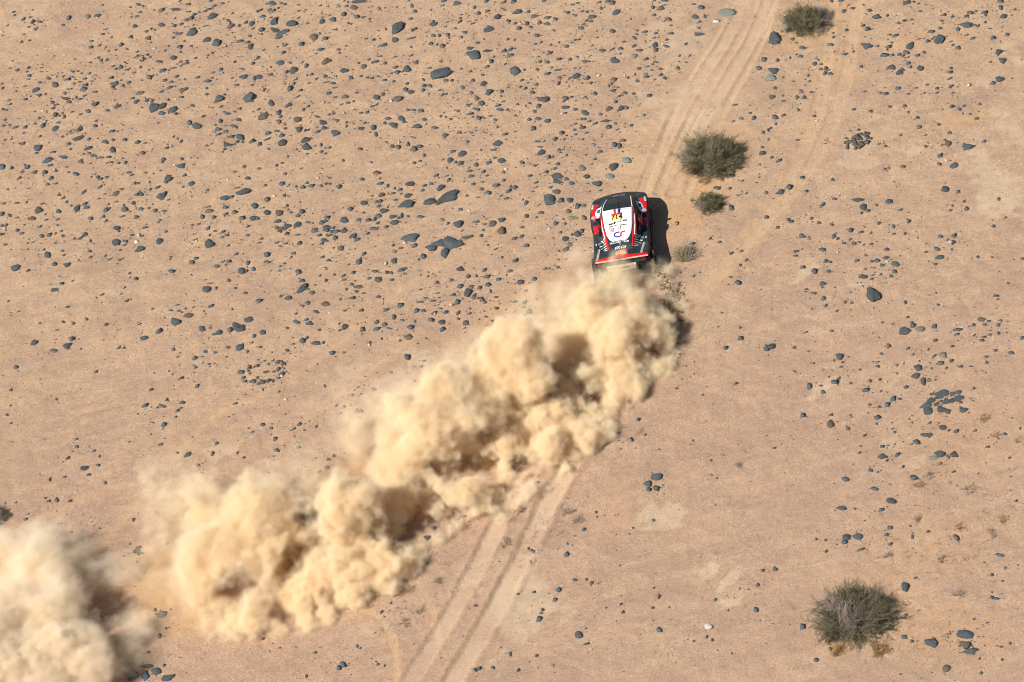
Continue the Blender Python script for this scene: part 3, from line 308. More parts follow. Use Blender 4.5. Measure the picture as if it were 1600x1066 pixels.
def build_rocks():
    M = {'d': rock_mat('dark slate', (.075, .098, .114), .36), 'g': rock_mat('grey stone', (.20, .205, .195), .25), 'p': rock_mat('pale green stone', (.21, .24, .215), .22),
         'w': rock_mat('white quartz', (.62, .59, .54), .15), 'q': rock_mat('bluish white stone', (.42, .45, .44), .2), 'b': rock_mat('brown stone', (.20, .125, .085), .25)}
    M['s'] = M['d']; M['e'] = rock_mat('weathered brown slate', (.135, .118, .100), .3)
    L = []
    for (ox, oy, k), txt in SHEETS.items():
        for w in txt.split():
            f = w.split(','); x, y, a, b = (float(v)/k for v in f[:4]); tilt = float(f[4]) if len(f) > 4 else 15.
            L.append((ox+x, oy+y, a, b, tilt, f[5] if len(f) > 5 else 'd'))
    rr_ = random.Random(44); L = [q if q[5] != 'd' or rr_.random() > .16 else q[:5] + ('e',) for q in L]
    L.sort(key=lambda r: -r[2]*r[3])
    keep = []
    for r in L:   # the same stone noted on two sheets
        if not any(abs(r[0]-q[0]) < 18 and abs(r[1]-q[1]) < 18 and math.hypot(r[0]-q[0], r[1]-q[1]) < .16*(r[2]+q[2]) for q in keep): keep.append(r)
    L = keep
    shapes = [rock_shape(k, 2, (12, 6, 7, 8)[k % 4]) for k in range(20)]
    small = [rock_shape(100+k, 1, (7, 5, 8)[k % 3]) for k in range(12)]
    metas = [mesh_np('rock', *s, smooth=False) for s in shapes]
    rng = random.Random(3)
    P = np.array([gpt(r[0], r[1])[:2] for r in L]); HH = ground_maps(P[:, 0], P[:, 1])[0]
    ca, sa = math.cos(ROLL), math.sin(ROLL); s, c = math.sin(ELEV), math.cos(ELEV); ppm = 40.0
    def fit(r, i):
        """size, turn and place of the stone that shows as this ellipse"""
        a, b = r[2]/2/ppm, r[3]/2/ppm; t = math.radians(r[4]) - ROLL
        C = np.array([[math.cos(t), -math.sin(t)], [math.sin(t), math.cos(t)]]); E = C @ np.diag([a*a, b*b]) @ C.T
        hz = (.16 if r[5] == 's' else .42)*b
        yy = max(E[1, 1]-(hz*c)**2, .35*E[1, 1]); E[1, 1] = yy; E = E*np.array([[1, 1/s], [1/s, 1/s**2]])
        w, v = np.linalg.eigh(E); w = np.sqrt(np.maximum(w, .25*max(w)*.1))
        yaw = math.atan2(v[1, 1], v[0, 1]); hz = max(hz, .12*w[1]) if r[5] != 's' else max(hz, .03)
        hz = min(hz*1.35, .75*w[0]+.02)
        return w[1]*1.05, w[0]*1.05, hz*1.1, yaw
    # names of places for the labels
    D8 = ['right of', 'above-right of', 'above', 'above-left of', 'left of', 'below-left of', 'below', 'below-right of']
    ORD = ['nearest', 'second nearest', 'third nearest', 'fourth nearest', 'fifth nearest', 'sixth nearest', 'seventh nearest', 'eighth nearest', 'ninth nearest', 'tenth nearest',
           'eleventh nearest', 'twelfth nearest', 'thirteenth nearest', 'fourteenth nearest', 'fifteenth nearest']
    N = 296; own = {}
    for mx, my, nm, lab in MARKS:
        if lab:
            i = min(range(len(L)), key=lambda k: math.hypot(L[k][0]-mx, L[k][1]-my)-.2*L[k][2])
            own[i] = lab
    big = list(range(min(N, len(L)))) + [i for i in own if i >= N]
    sect = {}
    for i in big:
        if i in own or L[i][5] == 's': continue
        j = min(range(len(MARKS)), key=lambda k: math.hypot(L[i][0]-MARKS[k][0], L[i][1]-MARKS[k][1]))
        dx, dy = L[i][0]-MARKS[j][0], MARKS[j][1]-L[i][1]
        sect.setdefault((j, int(round(math.atan2(dy, dx)/(math.pi/4))) % 8), []).append((math.hypot(dx, dy), i))
    for i in own:
        if L[i][5] == 'e': L[i] = L[i][:5] + ('d',)
    lab = dict(own)
    tint = {'d': 'dark', 'e': 'brownish', 'g': 'grey', 'p': 'pale green', 'w': 'white', 'q': 'bluish white', 'b': 'brown'}
    for (j, d), lst in sect.items():
        lst.sort()
        for k, (_, i) in enumerate(lst):
            r = L[i]; q = r[2]/r[3]; sz = 'big' if r[2]*r[3] > 330 else 'mid-sized' if r[2]*r[3] > 130 else 'small'
            sh = 'long' if q > 2.3 else 'oval' if q > 1.5 else 'blunt'
            lab[i] = f'{sz} {sh} {tint[r[5]]} stone, {ORD[min(k, 14)]} {D8[d]} the {MARKS[j][2]}'
    slabs = sorted([i for i in range(len(L)) if L[i][5] == 's'], key=lambda i: L[i][0])
    for n, i in enumerate(slabs):
        lab[i] = f'flat dark slab of the cracked patch, {ORD[n].replace(" nearest", "") if n else "first"} from its left'
        if i not in big: big.append(i)
    bs = set(big); VV, FF, n0 = [], [], 0; TT = []
    for i, r in enumerate(L):
        sx, sy, sz, yaw = fit(r, i); x, y = P[i]; z = HH[i]
        up = .60 if r[5] != 's' else .5
        if i in bs:
            me = metas[rng.randrange(len(metas))]
            if r[2] > 17:
                me = mesh_np('rock', *rock_shape(500+i, 3, rng.choice((6, 8, 9)), .17), smooth=False)
            if not me.materials or me.materials[0] != M[r[5]]:
                if me.materials: me = me.copy(); me.materials.clear()
                me.materials.append(M[r[5]])
            o = bpy.data.objects.new('slab' if r[5] == 's' else 'rock', me); S.collection.objects.link(o)
            o.location = (x, y, z+sz*up*.40); o.scale = (sx, sy, sz); o.rotation_euler = (rng.uniform(-.10, .10), rng.uniform(-.10, .10), yaw)
            tag(o, lab[i], 'slab' if r[5] == 's' else 'stone', 'slabs of the cracked patch' if r[5] == 's' else 'dark stones scattered over the desert' if r[5] in 'de' else 'pale stones among the dark ones')
        else:
            V, F = small[rng.randrange(len(small))]; cy_, sy_ = math.cos(yaw), math.sin(yaw)
            Q = V*np.array([sx, sy, sz]); Q = np.stack([Q[:, 0]*cy_-Q[:, 1]*sy_+x, Q[:, 0]*sy_+Q[:, 1]*cy_+y, Q[:, 2]+z+sz*.22], 1)
            VV.append(Q); FF.append(F+n0); n0 += len(V); TT += [{'d': 0, 'g': 1, 'p': 2, 'w': 3, 'q': 3, 'b': 4, 'e': 5}[r[5]]]*len(F)
    me = mesh_np('scattered_stones', np.concatenate(VV), np.concatenate(FF)); 
    o = link('scattered_stones', me, [rock_mat_small('small dark stones', (.074, .095, .108)), M['g'], M['p'], M['w'], M['b'], M['e']])
    me.polygons.foreach_set('material_index', np.array(TT, dtype=np.int32))
    tag(o, 'countless smaller dark stones strewn between the larger ones', 'stones', None, 'stuff')
    # pebbles, thicker where the stones lie thick
    R2 = np.random.RandomState(8); VV, FF, n0 = [], [], 0; TT = []
    def pebble(x, y, z, rr, flat=.55, mi=0):
        nonlocal n0
        V, F = small[rng.randrange(len(small))] if rr > .07 else tiny[rng.randrange(len(tiny))]
        a = rng.random()*6.28; q = rng.uniform(.55, 1.); Q = V*np.array([rr, rr*q, rr*flat])
        Q = np.stack([Q[:, 0]*math.cos(a)-Q[:, 1]*math.sin(a)+x, Q[:, 0]*math.sin(a)+Q[:, 1]*math.cos(a)+y, Q[:, 2]+z+rr*flat*.4], 1)
        VV.append(Q); FF.append(F+n0); n0 += len(V); TT.extend([mi]*len(F))
    tiny = [rock_shape(300+k, 1, 8) for k in range(3)]
    oct_ = np.array([(1, 0, 0), (-1, 0, 0), (0, 1, 0), (0, -1, 0), (0, 0, 1), (0, 0, -1)], float); ofc = np.array([(0, 2, 4), (2, 1, 4), (1, 3, 4), (3, 0, 4), (2, 0, 5), (1, 2, 5), (3, 1, 5), (0, 3, 5)])
    tiny = [(oct_*R2.uniform(.6, 1.1, (6, 1)), ofc) for _ in range(8)]
    pts = []
    for i in R2.randint(0, len(P), 14000):
        k = R2.randn(2)*R2.choice([.35, 1.1]); pts.append((P[i][0]+k[0], P[i][1]+k[1], abs(R2.randn())*.026+.017))
    for _ in range(9000): 
        q = gpt(R2.uniform(-30, 1630), R2.uniform(-30, 1096)); pts.append((q.x, q.y, abs(R2.randn())*.010+.013))
    A = np.array(pts); hh, pale, _c, _o = ground_maps(A[:, 0], A[:, 1])
    for (x, y, rr), z, pl in zip(pts, hh, pale):
        if pl > .4 and rng.random() < .75: continue
        pebble(x, y, z, rr, .6, 0 if rng.random() < .72 else rng.choice((1, 1, 2)))
    for (cx, cy_, a, b, tilt, n, lo, hi, ring) in [(1340,222,23,10,20,46,.05,.14,0),(222,91,15,6,12,40,.035,.08,0),(412,581,34,18,20,26,.05,.11,.25),(115,207,14,4,14,26,.03,.06,0),(1500,1002,26,20,10,50,.02,.05,0),(1460,985,10,8,10,16,.02,.045,0),(215,862,10,8,10,14,.05,.09,0),(1290,222,10,4,20,12,.03,.06,0),(440,355,12,9,10,14,.06,.10,0),(515,360,12,8,10,20,.05,.10,0),(950,1030,60,20,5,40,.012,.03,0),(1110,1020,70,24,5,60,.012,.03,0)]:
        for _ in range(n):
            t = rng.random()*6.283; q = math.sqrt(rng.uniform(ring, 1)); u, v = a*q*math.cos(t), b*q*math.sin(t); ti = math.radians(tilt)
            p = gpt(cx+u*math.cos(ti)-v*math.sin(ti), cy_-u*math.sin(ti)-v*math.cos(ti)); pebble(p.x, p.y, H(p.x, p.y), rng.uniform(lo, hi))
    me = mesh_np('gravel', np.concatenate(VV), np.concatenate(FF)); me.polygons.foreach_set('material_index', np.array(TT, dtype=np.int32))
    o = link('gravel', me, [rock_mat_small('dark pebbles', (.09, .085, .082)), rock_mat_small('brown pebbles', (.20, .135, .10)), rock_mat_small('pale pebbles', (.5, .41, .32))])
    tag(o, 'fine dark gravel and pebbles strewn over the sand', 'gravel', None, 'stuff')
def rock_mat_small(name, base):
    t = NT(name); c = t.mix(t.noise(.8, 3., .6, t.coord()), tuple(x*.7 for x in base), tuple(x*1.35 for x in base))
    return t.out(c, .75)
# ---------------------------------------------------------------- bushes and weeds
class Sticks:
    def __init__(s): s.V, s.F = [], []
    def stick(s, p, q, r0, r1):
        d = (q-p); d = d.normalized() if d.length > 1e-6 else Vector((0, 0, 1)); u = d.orthogonal().normalized(); w = d.cross(u); n = len(s.V)
        for c, r in ((p, r0), (q, r1)):
            for k in range(3):
                a = k*2.0944; s.V.append(tuple(c + (u*math.cos(a)+w*math.sin(a))*r))
        for k in range(3):
            a, b = n+k, n+(k+1) % 3; s.F += [(a, b, b+3), (a, b+3, a+3)]
    def leaf(s, p, d, L, wd, rng):
        u = d.orthogonal().normalized(); w = d.cross(u); a = rng.random()*6.28; e = u*math.cos(a)+w*math.sin(a); n = len(s.V)
        m_ = p + d*L*.5 + e*0; s.V += [tuple(p), tuple(m_+e*wd), tuple(p+d*L), tuple(m_-e*wd)]; s.F += [(n, n+1, n+2), (n, n+2, n+3)]
    def mesh(s, name): return mesh_np(name, s.V, s.F)
def bush(label, px, py, R, Hh, n, mats, seed, green=.6, lean=(0, 0), name='desert_bush', cat='bush', group='desert bushes', subs=9, droop=.0, thick=.016):
    rng = random.Random(seed); g = gpt(px, py); z = H(g.x, g.y); root = bpy.data.objects.new(name, None); S.collection.objects.link(root)
    root.location = (g.x, g.y, z-.03); root.rotation_euler.z = rng.random(); tag(root, label, cat, group)
    wood, dead, leaf = Sticks(), Sticks(), Sticks()
    for i in range(n):
        az = rng.random()*6.283; el = math.asin(min(1, rng.random()**.8*.98+.02)); d = Vector((math.cos(az)*math.cos(el), math.sin(az)*math.cos(el), math.sin(el)))
        base = Vector((math.cos(az), math.sin(az), 0))*rng.random()**.7*R*.42 + Vector((lean[0], lean[1], 0))*0
        lump = .80+.30*mnoise.noise(d*2.2+Vector((seed*3.1, 0, 0)))*1.4
        tip = Vector((d.x*R, d.y*R, d.z*Hh))*lump*rng.uniform(.72, 1.06) + Vector((lean[0], lean[1], 0))*d.length
        if tip.z < .03: tip.z = .03 + rng.random()*.05
        live = (mnoise.noise(Vector((tip.x*1.1+seed, tip.y*1.1, tip.z)))*.9+.5) < green
        S_ = wood if live else dead
        p0 = base; k = 4; prev = p0; pts = [p0]
        for j in range(1, k+1):
            t = j/k; q = base.lerp(tip, t) + Vector((rng.gauss(0, 1), rng.gauss(0, 1), rng.gauss(0, .8)))*R*.035
            q.z += math.sin(t*3.14)*.08*Hh; q.z = max(q.z, .01); S_.stick(prev, q, thick*(1.25-.8*(t-.25)), thick*(1.25-.8*t)); prev = q; pts.append(q)
        for m_ in range(subs):
            j = rng.choice((1, 2, 2, 3, 3, 3)); a = pts[j].lerp(pts[j+1], rng.random()); dd = (pts[j+1]-pts[j]).normalized()
            side = Vector((rng.gauss(0, 1), rng.gauss(0, 1), rng.gauss(.25, .8))).normalized(); e = (dd*.8+side*.75).normalized()
            Ln = rng.uniform(.12, .30)*(R/1.4)**.5; b = a + e*Ln*.55; e2 = (e + Vector((rng.gauss(0, .3), rng.gauss(0, .3), rng.gauss(.15, .3)))).normalized(); c = b + e2*Ln*.6
            S_.stick(a, b, thick*.55, thick*.42); S_.stick(b, c, thick*.42, thick*.25)
            if live:
                for _ in range(4):
                    f = b.lerp(c, rng.random()*1.05); dl = (e2 + Vector((rng.gauss(0, .5), rng.gauss(0, .5), rng.gauss(.2, .5)))).normalized()
                    leaf.leaf(f, dl, rng.uniform(.05, .11), rng.uniform(.005, .009), rng)
    for S_, nm, mt in ((wood, 'branches', mats[0]), (dead, 'dead_twigs', mats[1]), (leaf, 'foliage', mats[2])):
        if S_.V: link(nm, S_.mesh(nm), mt, root)
    return root
def build_plants():
    tw = plain('twig brown', (.21, .17, .125), .9, vary=.35, scale=9); dd = plain('dead twig grey', (.30, .25, .21), .9, vary=.3, scale=7)
    lf = plain('olive leaf', (.165, .170, .060), .7, vary=.3, scale=5); lg = plain('dull green leaf', (.125, .145, .058), .7, vary=.3, scale=5); straw = plain('straw', (.34, .225, .10), .9, vary=.3)
    grey = plain('bleached stem', (.25, .21, .13), .9, vary=.3)
    bush('big olive green bush with grey twigs beside the upper wheel tracks', 1110, 256, 1.58, 1.40, 460, (tw, dd, lf), 3, .70)
    bush('brownish green bush at the top edge behind the tall bluish boulder', 1262, 40, 1.2, 1.12, 260, (tw, dd, lf), 8, .50)
    bush('little round green bush just right of the rally car', 1108, 322, .68, .62, 130, (tw, dd, lg), 12, .85)
    bush('wide dark green bush with a boulder in its shade, alone at lower right', 1334, 972, 1.78, 1.40, 440, (tw, dd, lg), 21, .72)
    bush('dark bush half cut off by the left edge', -8, 812, .62, .62, 120, (tw, dd, lg), 30, .3)
    bush('sparse dry grey tussock beside the car shadow', 1068, 404, .66, .44, 85, (grey, dd, grey), 41, .4, (.25, .12), 'dry_tussock', 'dry bush', None, 4, thick=.012)
    bush('tiny orange dry plant below the wide bush', 1311, 1018, .30, .20, 40, (straw, straw, straw), 51, .9, (0, 0), 'dry_plant', 'dry plant', 'orange dry plants', 4, thick=.008)
    bush('larger orange dry plant at the lower right foot of the wide bush', 1376, 1018, .42, .22, 50, (straw, straw, straw), 57, .9, (0, 0), 'dry_plant', 'dry plant', 'orange dry plants', 4, thick=.008)
    W_ = [(812,800,.28,'dead twiggy weed between the wheel ruts, nearest the dust',dd),(790,850,.30,'dead twiggy weed between the wheel ruts, second from the dust',dd),(905,813,.30,'brown dry weed right of the right wheel rut',dd),(888,800,.24,'small dead weed touching the right wheel rut',dd),(655,955,.24,'small brown weed left of the left wheel rut',dd),(685,910,.22,'dry weed above another left of the wheel ruts',dd),(630,975,.24,'lowest of the dry weeds left of the wheel ruts',dd),
      (1152,728,.20,'bare dark twig lying on open sand below the four-stone cluster level',dd),(1452,745,.24,'forked bare twig on the sand below the pointed plump rock',dd),(1514,766,.26,'upright forked twig to the right of another twig on the sand',dd),(1437,760,.26,'orange dry weed left of two bare twigs',straw),(1560,680,.26,'orange weed near the right edge',straw),(1592,690,.26,'dark weed cut by the right edge',dd),(1540,655,.22,'small orange weed left of the right edge',straw),
      (1500,930,.32,'leafless grey weed on an orange mound right of the wide bush',dd),(1470,875,.28,'brown mound weed above the orange mound',dd),(1386,873,.26,'brown weed above the wide bush',dd),(1565,813,.24,'orange tuft near the right edge above the others',straw),(1550,835,.26,'grey green tuft below the orange tuft at right',dd),(1497,826,.22,'small orange tuft left of the right-edge tufts',straw),(1435,812,.22,'thin bare twig above the brown weed',dd),(1395,420,.01,None,dd)]
    for k, (x, y, R, lab, mt) in enumerate(W_):
        if lab: bush(lab, x, y, R, R*.7, 14, (mt, dd, mt), 70+k, .6, (0, 0), 'dry_weed', 'weed', 'dry weeds', 3, thick=.009)
    # faint ground cover of dry stalks
    rng = random.Random(77); st = Sticks()
    zones = [(1450,860,150,70,170),(1500,700,100,90,110),(1420,990,130,60,130),(640,940,50,60,70),(880,815,40,40,90),(830,860,30,60,40),(1150,330,60,60,40),(1180,960,160,80,70),(1150,720,120,60,50),(1230,830,150,100,60),(700,860,40,40,40)]
    for cx, cy_, a, b, n in zones:
        for _ in range(n):
            p = gpt(cx+rng.gauss(0, .55)*a, cy_+rng.gauss(0, .55)*b); q = Vector((p.x, p.y, H(p.x, p.y)))
            for _k in range(rng.choice((2, 3, 4))):
                az = rng.random()*6.28; e = Vector((math.cos(az), math.sin(az), rng.uniform(.1, .7))).normalized(); st.stick(q, q+e*rng.uniform(.06, .20), .007, .003)
    o = link('dry_stalks', st.mesh('dry_stalks'), dd); tag(o, 'thin dry stalks and weed stubble sprinkled over the sand', 'stubble', None, 'stuff')
# ---------------------------------------------------------------- rally car (local: x right, y forward, z up)
def lerp_tab(tab, y):
    for (a, va), (b, vb) in zip(tab, tab[1:]):
        if y <= b: t = max(0, (y-a)/(b-a)); t = t*t*(3-2*t) if False else t; return va+(vb-va)*t
    return tab[-1][1]
Y0, Y1 = -2.02, 2.60
T_W = [(-2.02,1.07),(-1.5,1.12),(-.9,1.10),(-.2,1.10),(.6,1.13),(1.3,1.17),(1.9,1.16),(2.2,1.12),(2.60,1.08)]
T_F = [(-2.02,1.16),(-1.6,1.13),(-1.0,1.02),(-.5,.95),(.2,.93),(.8,.96),(1.3,1.01),(1.8,.96),(2.25,.89),(2.60,.74)]
T_C = [(-2.02,1.16),(-1.7,1.17),(-1.3,1.27),(-.9,1.42),(-.45,1.56),(0.,1.62),(.35,1.62),(.58,1.58),(1.2,1.38),(1.88,1.08),(1.96,1.03),(2.3,.92),(2.60,.76)]
T_XR = [(-2.02,.40),(-1.3,.42),(-.95,.46),(-.5,.56),(0.,.61),(.58,.63),(1.9,.52),(2.42,.5)]
T_XC = [(-2.02,.62),(-1.3,.66),(-.95,.76),(-.5,.84),(0.,.87),(.58,.86),(1.3,.80),(1.9,.74),(2.42,.7)]
def ztop(x, y):
    f, c, r, b = (lerp_tab(t, y) for t in (T_F, T_C, T_XR, T_XC)); a = abs(x)
    t = max(0., min(1., (b-a)/(b-r))); t = t*t*(3-2*t)
    w = lerp_tab(T_W, y); edge = max(0., (a-(w-.10))/.10)
    return f+(c-f)*t + .025*max(0., 1-(x/max(r, .1))**2) - .05*edge*edge
def yfront(y, u): k = max(0., (y-1.2)/(Y1-1.2)); return y - .20*abs(u)**3*k
def build_car():
    blk = plain('satin black paint', (.020, .036, .046), .40, dust=.2); blk.node_tree.nodes['Principled BSDF'].inputs['IOR'].default_value = 1.22
    wht = plain('white paint', (.80, .80, .82), .4, dust=.10); red = plain('red paint', (.56, .012, .018), .38, dust=.12); dred = plain('dark red paint', (.22, .006, .018), .4, dust=.2)
    navy = plain('blue paint', (.015, .035, .25), .4); silver = plain('silver foil', (.55, .60, .68), .35, .3); cream = plain('dusty cream plastic', (.58, .48, .33), .7, vary=.12)
    rub = plain('dusty tyre rubber', (.028, .027, .026), .85, dust=.6); rimm = plain('dark rim', (.06, .06, .065), .4, .8, dust=.5); glass = plain('dark tinted glass', (.014, .030, .038), .22, dust=.05)
    glass.node_tree.nodes['Principled BSDF'].inputs['IOR'].default_value = 1.15
    yel = plain('yellow plate', (.80, .58, .20), .5); ink = plain('black ink', (.012, .012, .013), .5); org = plain('orange plate', (.78, .23, .05), .45); teal = plain('teal grille', (.03, .16, .15), .4)
    pink = plain('coral red lettering', (.82, .30, .30), .45); dark = plain('dark cavity', (.008, .008, .009), .8)
    root = bpy.data.objects.new('rally_car', None); S.collection.objects.link(root)
    tag(root, 'black, white and red off-road rally car number 714 driving away ahead of its dust', 'rally car')
    root.location = (5.245, 4.02, H(5.245, 4.02)+.0); root.rotation_euler = (math.radians(1.0), 0, math.radians(-8.0))
    def add(name, V, F, mat, parent=root, smooth=False):
        me = bpy.data.meshes.new(name); me.from_pydata([tuple(v) for v in V], [], F); me.update()
        if smooth:
            for p in me.polygons: p.use_smooth = True
        return link(name, me, mat, parent)
    # body shell
    nu, nv = 48, 74; V, F = [], []
    us = [-1+2*i/nu for i in range(nu+1)]; ys = [Y0+(Y1-Y0)*j/nv for j in range(nv+1)]
    def zb(y, w=1):
        z = .42
        for yw in (1.30, -1.62):
            d = .60**2-(y-yw)**2
            if d > 0: z = max(z, .40+math.sqrt(d))
        return z
    for y in ys:
        w = lerp_tab(T_W, y); row = []
        top = [(u*w, yfront(y, u), ztop(u*w, y)) for u in us]
        l, r = top[0], top[-1]; b = min(zb(y), l[2]-.10)
        mid = max(b, l[2]-.28)
        V += [(l[0]+.10, l[1], b), (l[0]-.0, l[1], mid), (l[0]-.02, l[1], l[2]-.08)] + top + [(r[0]+.02, r[1], r[2]-.08), (r[0], r[1], mid), (r[0]-.10, r[1], b)]
    m_ = nu+7
    for j in range(nv):
        for i in range(m_-1): a = j*m_+i; F.append((a, a+1, a+m_+1, a+m_))
    n0 = len(V); 
    for j, dz, yy in ((nv, .40, -.05), (0, .42, .04)):   # nose and tail faces
        base = [V[j*m_+i] for i in range(m_)]
        low = [(x, y+yy, min(dz, z-.02)) for x, y, z in base]; s0 = len(V); V += low
        for i in range(m_-1):
            q = (j*m_+i, j*m_+i+1, s0+i+1, s0+i); F.append(q if j == 0 else q[::-1])
    body = add('body', V, F, blk, smooth=True)
    fl = [(-1.0, 2.05, .40), (1.0, 2.05, .40), (1.0, -1.9, .40), (-1.0, -1.9, .40)]
    add('floor_pan', fl + [(x, y, .46) for x, y, z in fl], [(0, 1, 2, 3), (7, 6, 5, 4), (0, 4, 5, 1), (1, 5, 6, 2), (2, 6, 7, 3), (3, 7, 4, 0)], dark)
    # things laid on the shell: rows along y of (y, x left, x right)
    def patch(name, rows, mat, off=.012, n=8, parent=root, sub=6):
        R = []
        for (a, b) in zip(rows, rows[1:]):
            for k in range(sub): t = k/sub; R.append(tuple(p+(q-p)*t for p, q in zip(a, b)))
        R.append(rows[-1]); V, F = [], []
        for (y, l, r) in R:
            for i in range(n+1):
                x = l+(r-l)*i/n; w = lerp_tab(T_W, y); V.append((x, yfront(y, x/w), ztop(x, y)+off))
        for j in range(len(R)-1):
            for i in range(n): a = j*(n+1)+i; F.append((a, a+1, a+n+2, a+n+1))
        N_ = len(V); V += [(x, y, z-off-.004) for x, y, z in V]; W_ = n+1; H_ = len(R)   # a rim so that the panel has thickness
        ring = list(range(W_)) + [j*W_+n for j in range(1, H_)] + [(H_-1)*W_+i for i in range(n-1, -1, -1)] + [j*W_ for j in range(H_-2, 0, -1)]
        for a, b in zip(ring, ring[1:]+ring[:1]): F.append((b, a, a+N_, b+N_))
        return add(name, V, F, mat, parent, True)
    patch('windshield', [(.62,-.57,.60),(1.2,-.51,.57),(1.92,-.40,.52)], glass, .010, 12)
    patch('windshield_divider', [(.62,.015,.055),(1.86,.015,.055)], ink, .020, 1)
    patch('windshield_frame', [(.53,-.62,.62),(.62,-.60,.60)], ink, .016, 12)
    roof = patch('roof_panel', [(-1.14,-.30,.26),(-1.03,-.41,.38),(-.84,-.50,.48),(-.45,-.56,.56),(0.,-.59,.59),(.42,-.61,.61),(.53,-.61,.61)], wht, .022, 14)
    for s in (-1, 1):
        patch('a_pillar', [(.56,s*.60-.018,s*.60+.018),(1.2,s*.555-.018,s*.555+.018),(1.95,s*.47-.018+.03,s*.47+.018+.03)], wht, .03, 1)
        patch('side_stripe', sorted([(-1.42,s*.50-.05,s*.50+.05),(-1.0,s*.55-.055,s*.55+.055),(-.5,s*.645-.06,s*.645+.06),(.1,s*.675-.06,s*.675+.06),(.52,s*.685-.055,s*.685+.055)]), red, .014, 2)
        patch('stripe_line', sorted([(-.85,s*.595-.016,s*.595+.016),(-.4,s*.66-.018,s*.66+.018),(.18,s*.685-.016,s*.685+.016)]), wht, .028, 1)
        patch('side_window', [(-.05,s*.76-.045,s*.76+.045),(.5,s*.76-.05,s*.76+.05),(.95,s*.70-.04,s*.70+.04)], glass, .012, 3)
        patch('roof_rail', [(-.25,s*.715-.02,s*.715+.02),(.58,s*.725-.02,s*.725+.02)], dred, .02, 1)
        # white corner panel with its grille
        fv = patch('cowl_panel', [(.95,s*.88-.05,s*.88+.05),(1.15,s*.86-.12,s*.86+.12),(1.48,s*.79-.12,s*.79+.12),(1.58,s*.74-.06,s*.74+.06)], wht, .022, 4)
        patch('grille', [(1.20,s*.85-.065,s*.85+.065),(1.42,s*.81-.065,s*.81+.065)], teal, .030, 2, fv)
        patch('fender_panel', [(.80,s*.985-.10,s*.985+.10),(1.15,s*1.03-.09,s*1.03+.09),(1.5,s*1.0-.125,s*1.0+.125),(1.82,s*.93-.12,s*.93+.12),(1.90,s*.93-.07,s*.93+.07)], red, .014, 5)
        patch('door_panel', [(.02,s*.99-.08,s*.99+.10),(.55,s*.99-.10,s*.99+.12)], red, .014, 3)
        patch('front_light', [(1.62,s*1.075-.05,s*1.075+.05),(2.0,s*1.055-.05,s*1.055+.05)], silver, .026, 2)
        patch('cowl_edge', [(.10,s*.865-.014,s*.865+.014),(.6,s*.875-.014,s*.875+.014),(.95,s*.87-.014,s*.87+.014)], wht, .02, 1)
        # louvres beside the tail of the stripe
        for k in range(6):
            y = -.74-.125*k; x = s*(.665-.012*k); c, sn = math.cos(.62), math.sin(.62); P = []
            for (a, b) in ((-.07, -.011), (.07, -.011), (.07, .011), (-.07, .011)):
                xx = x + a*c - b*sn*s*1 ; yy = y + (a*sn*s + b*c); P.append((xx, yy, ztop(xx, yy)+.006))
            P += [(p[0], p[1], p[2]+.02) for p in P]; add('louvre', P, [(4, 5, 6, 7), (0, 1, 5, 4), (1, 2, 6, 5), (2, 3, 7, 6), (3, 0, 4, 7)], wht)
        patch('louvre_line', [(-.74,s*.72-.012,s*.72+.012),(-.56,s*.80-.012,s*.80+.012)], wht, .02, 1)
        # mirrors
        bm = bmesh.new(); bmesh.ops.create_uvsphere(bm, u_segments=12, v_segments=8, radius=1)
        for v in bm.verts:
            v.co = Vector((v.co.x*.105, v.co.y*.055 if v.co.y > 0 else v.co.y*.02, v.co.z*.085))
        me = bpy.data.meshes.new('mirror'); bm.to_mesh(me); bm.free()
        mi = link('mirror', me, silver, root, (s*1.02, .70, 1.20))
        st = Sticks(); st.stick(Vector((s*.84, .78, 1.05)), Vector((s*1.0, .70, 1.18)), .018, .015); link('mirror_arm', st.mesh('mirror_arm'), blk, root)
    # cabin intake on the right roof side
    def box(name, c, d, mat, parent=root, taper=1.0):
        x, y, z = c; a, b, e = (q/2 for q in d); V = [(x-a, y-b, z-e), (x+a, y-b, z-e), (x+a, y+b, z-e), (x-a, y+b, z-e), (x-a*taper, y-b*taper, z+e), (x+a*taper, y-b*taper, z+e), (x+a*taper, y+b*taper, z+e), (x-a*taper, y+b*taper, z+e)]
        o = add(name, V, [(3, 2, 1, 0), (4, 5, 6, 7), (0, 1, 5, 4), (1, 2, 6, 5), (2, 3, 7, 6), (3, 0, 4, 7)], mat, parent)
        bv = o.modifiers.new('edges', 'BEVEL'); bv.width = min(d)*.12; bv.segments = 2; return o
    for s in (1, -1):
        sc = box('air_intake', (s*.80, .12, 1.30), (.17, .42, .22), dred, root, .75); box('intake_mouth', (s*.80, .12, 1.42), (.10, .26, .015), dark, sc)
        box('intake_pipe', (s*.79, -.28, 1.22), (.09, .42, .10), dark, root)
    # tail: red lip, cream edge, dusty bumper, tail lamps, exhaust, mud flaps
    patch('tail_lip', [(-2.02,-1.06,1.06),(-1.86,-1.07,1.07)], red, .020, 16)
    box('tail_edge', (0, -2.045, 1.135), (2.10, .045, .045), cream)
    box('tail_panel', (0, -2.02, .98), (1.85, .05, .20), blk)
    bp = box('rear_bumper', (-.06, -2.06, .76), (1.12, .16, .24), cream, root, 1.06); box('bumper_slot', (.02, -2.145, .79), (.46, .02, .07), dark, bp); box('tow_plate', (.06, -2.15, .72), (.30, .02, .05), silver, bp)
    for s in (-1, 1):
        box('tail_lamp', (s*.86, -2.05, .98), (.22, .03, .08), dred)
    box('exhaust_shield', (0, -1.98, .58), (1.4, .05, .20), dark)
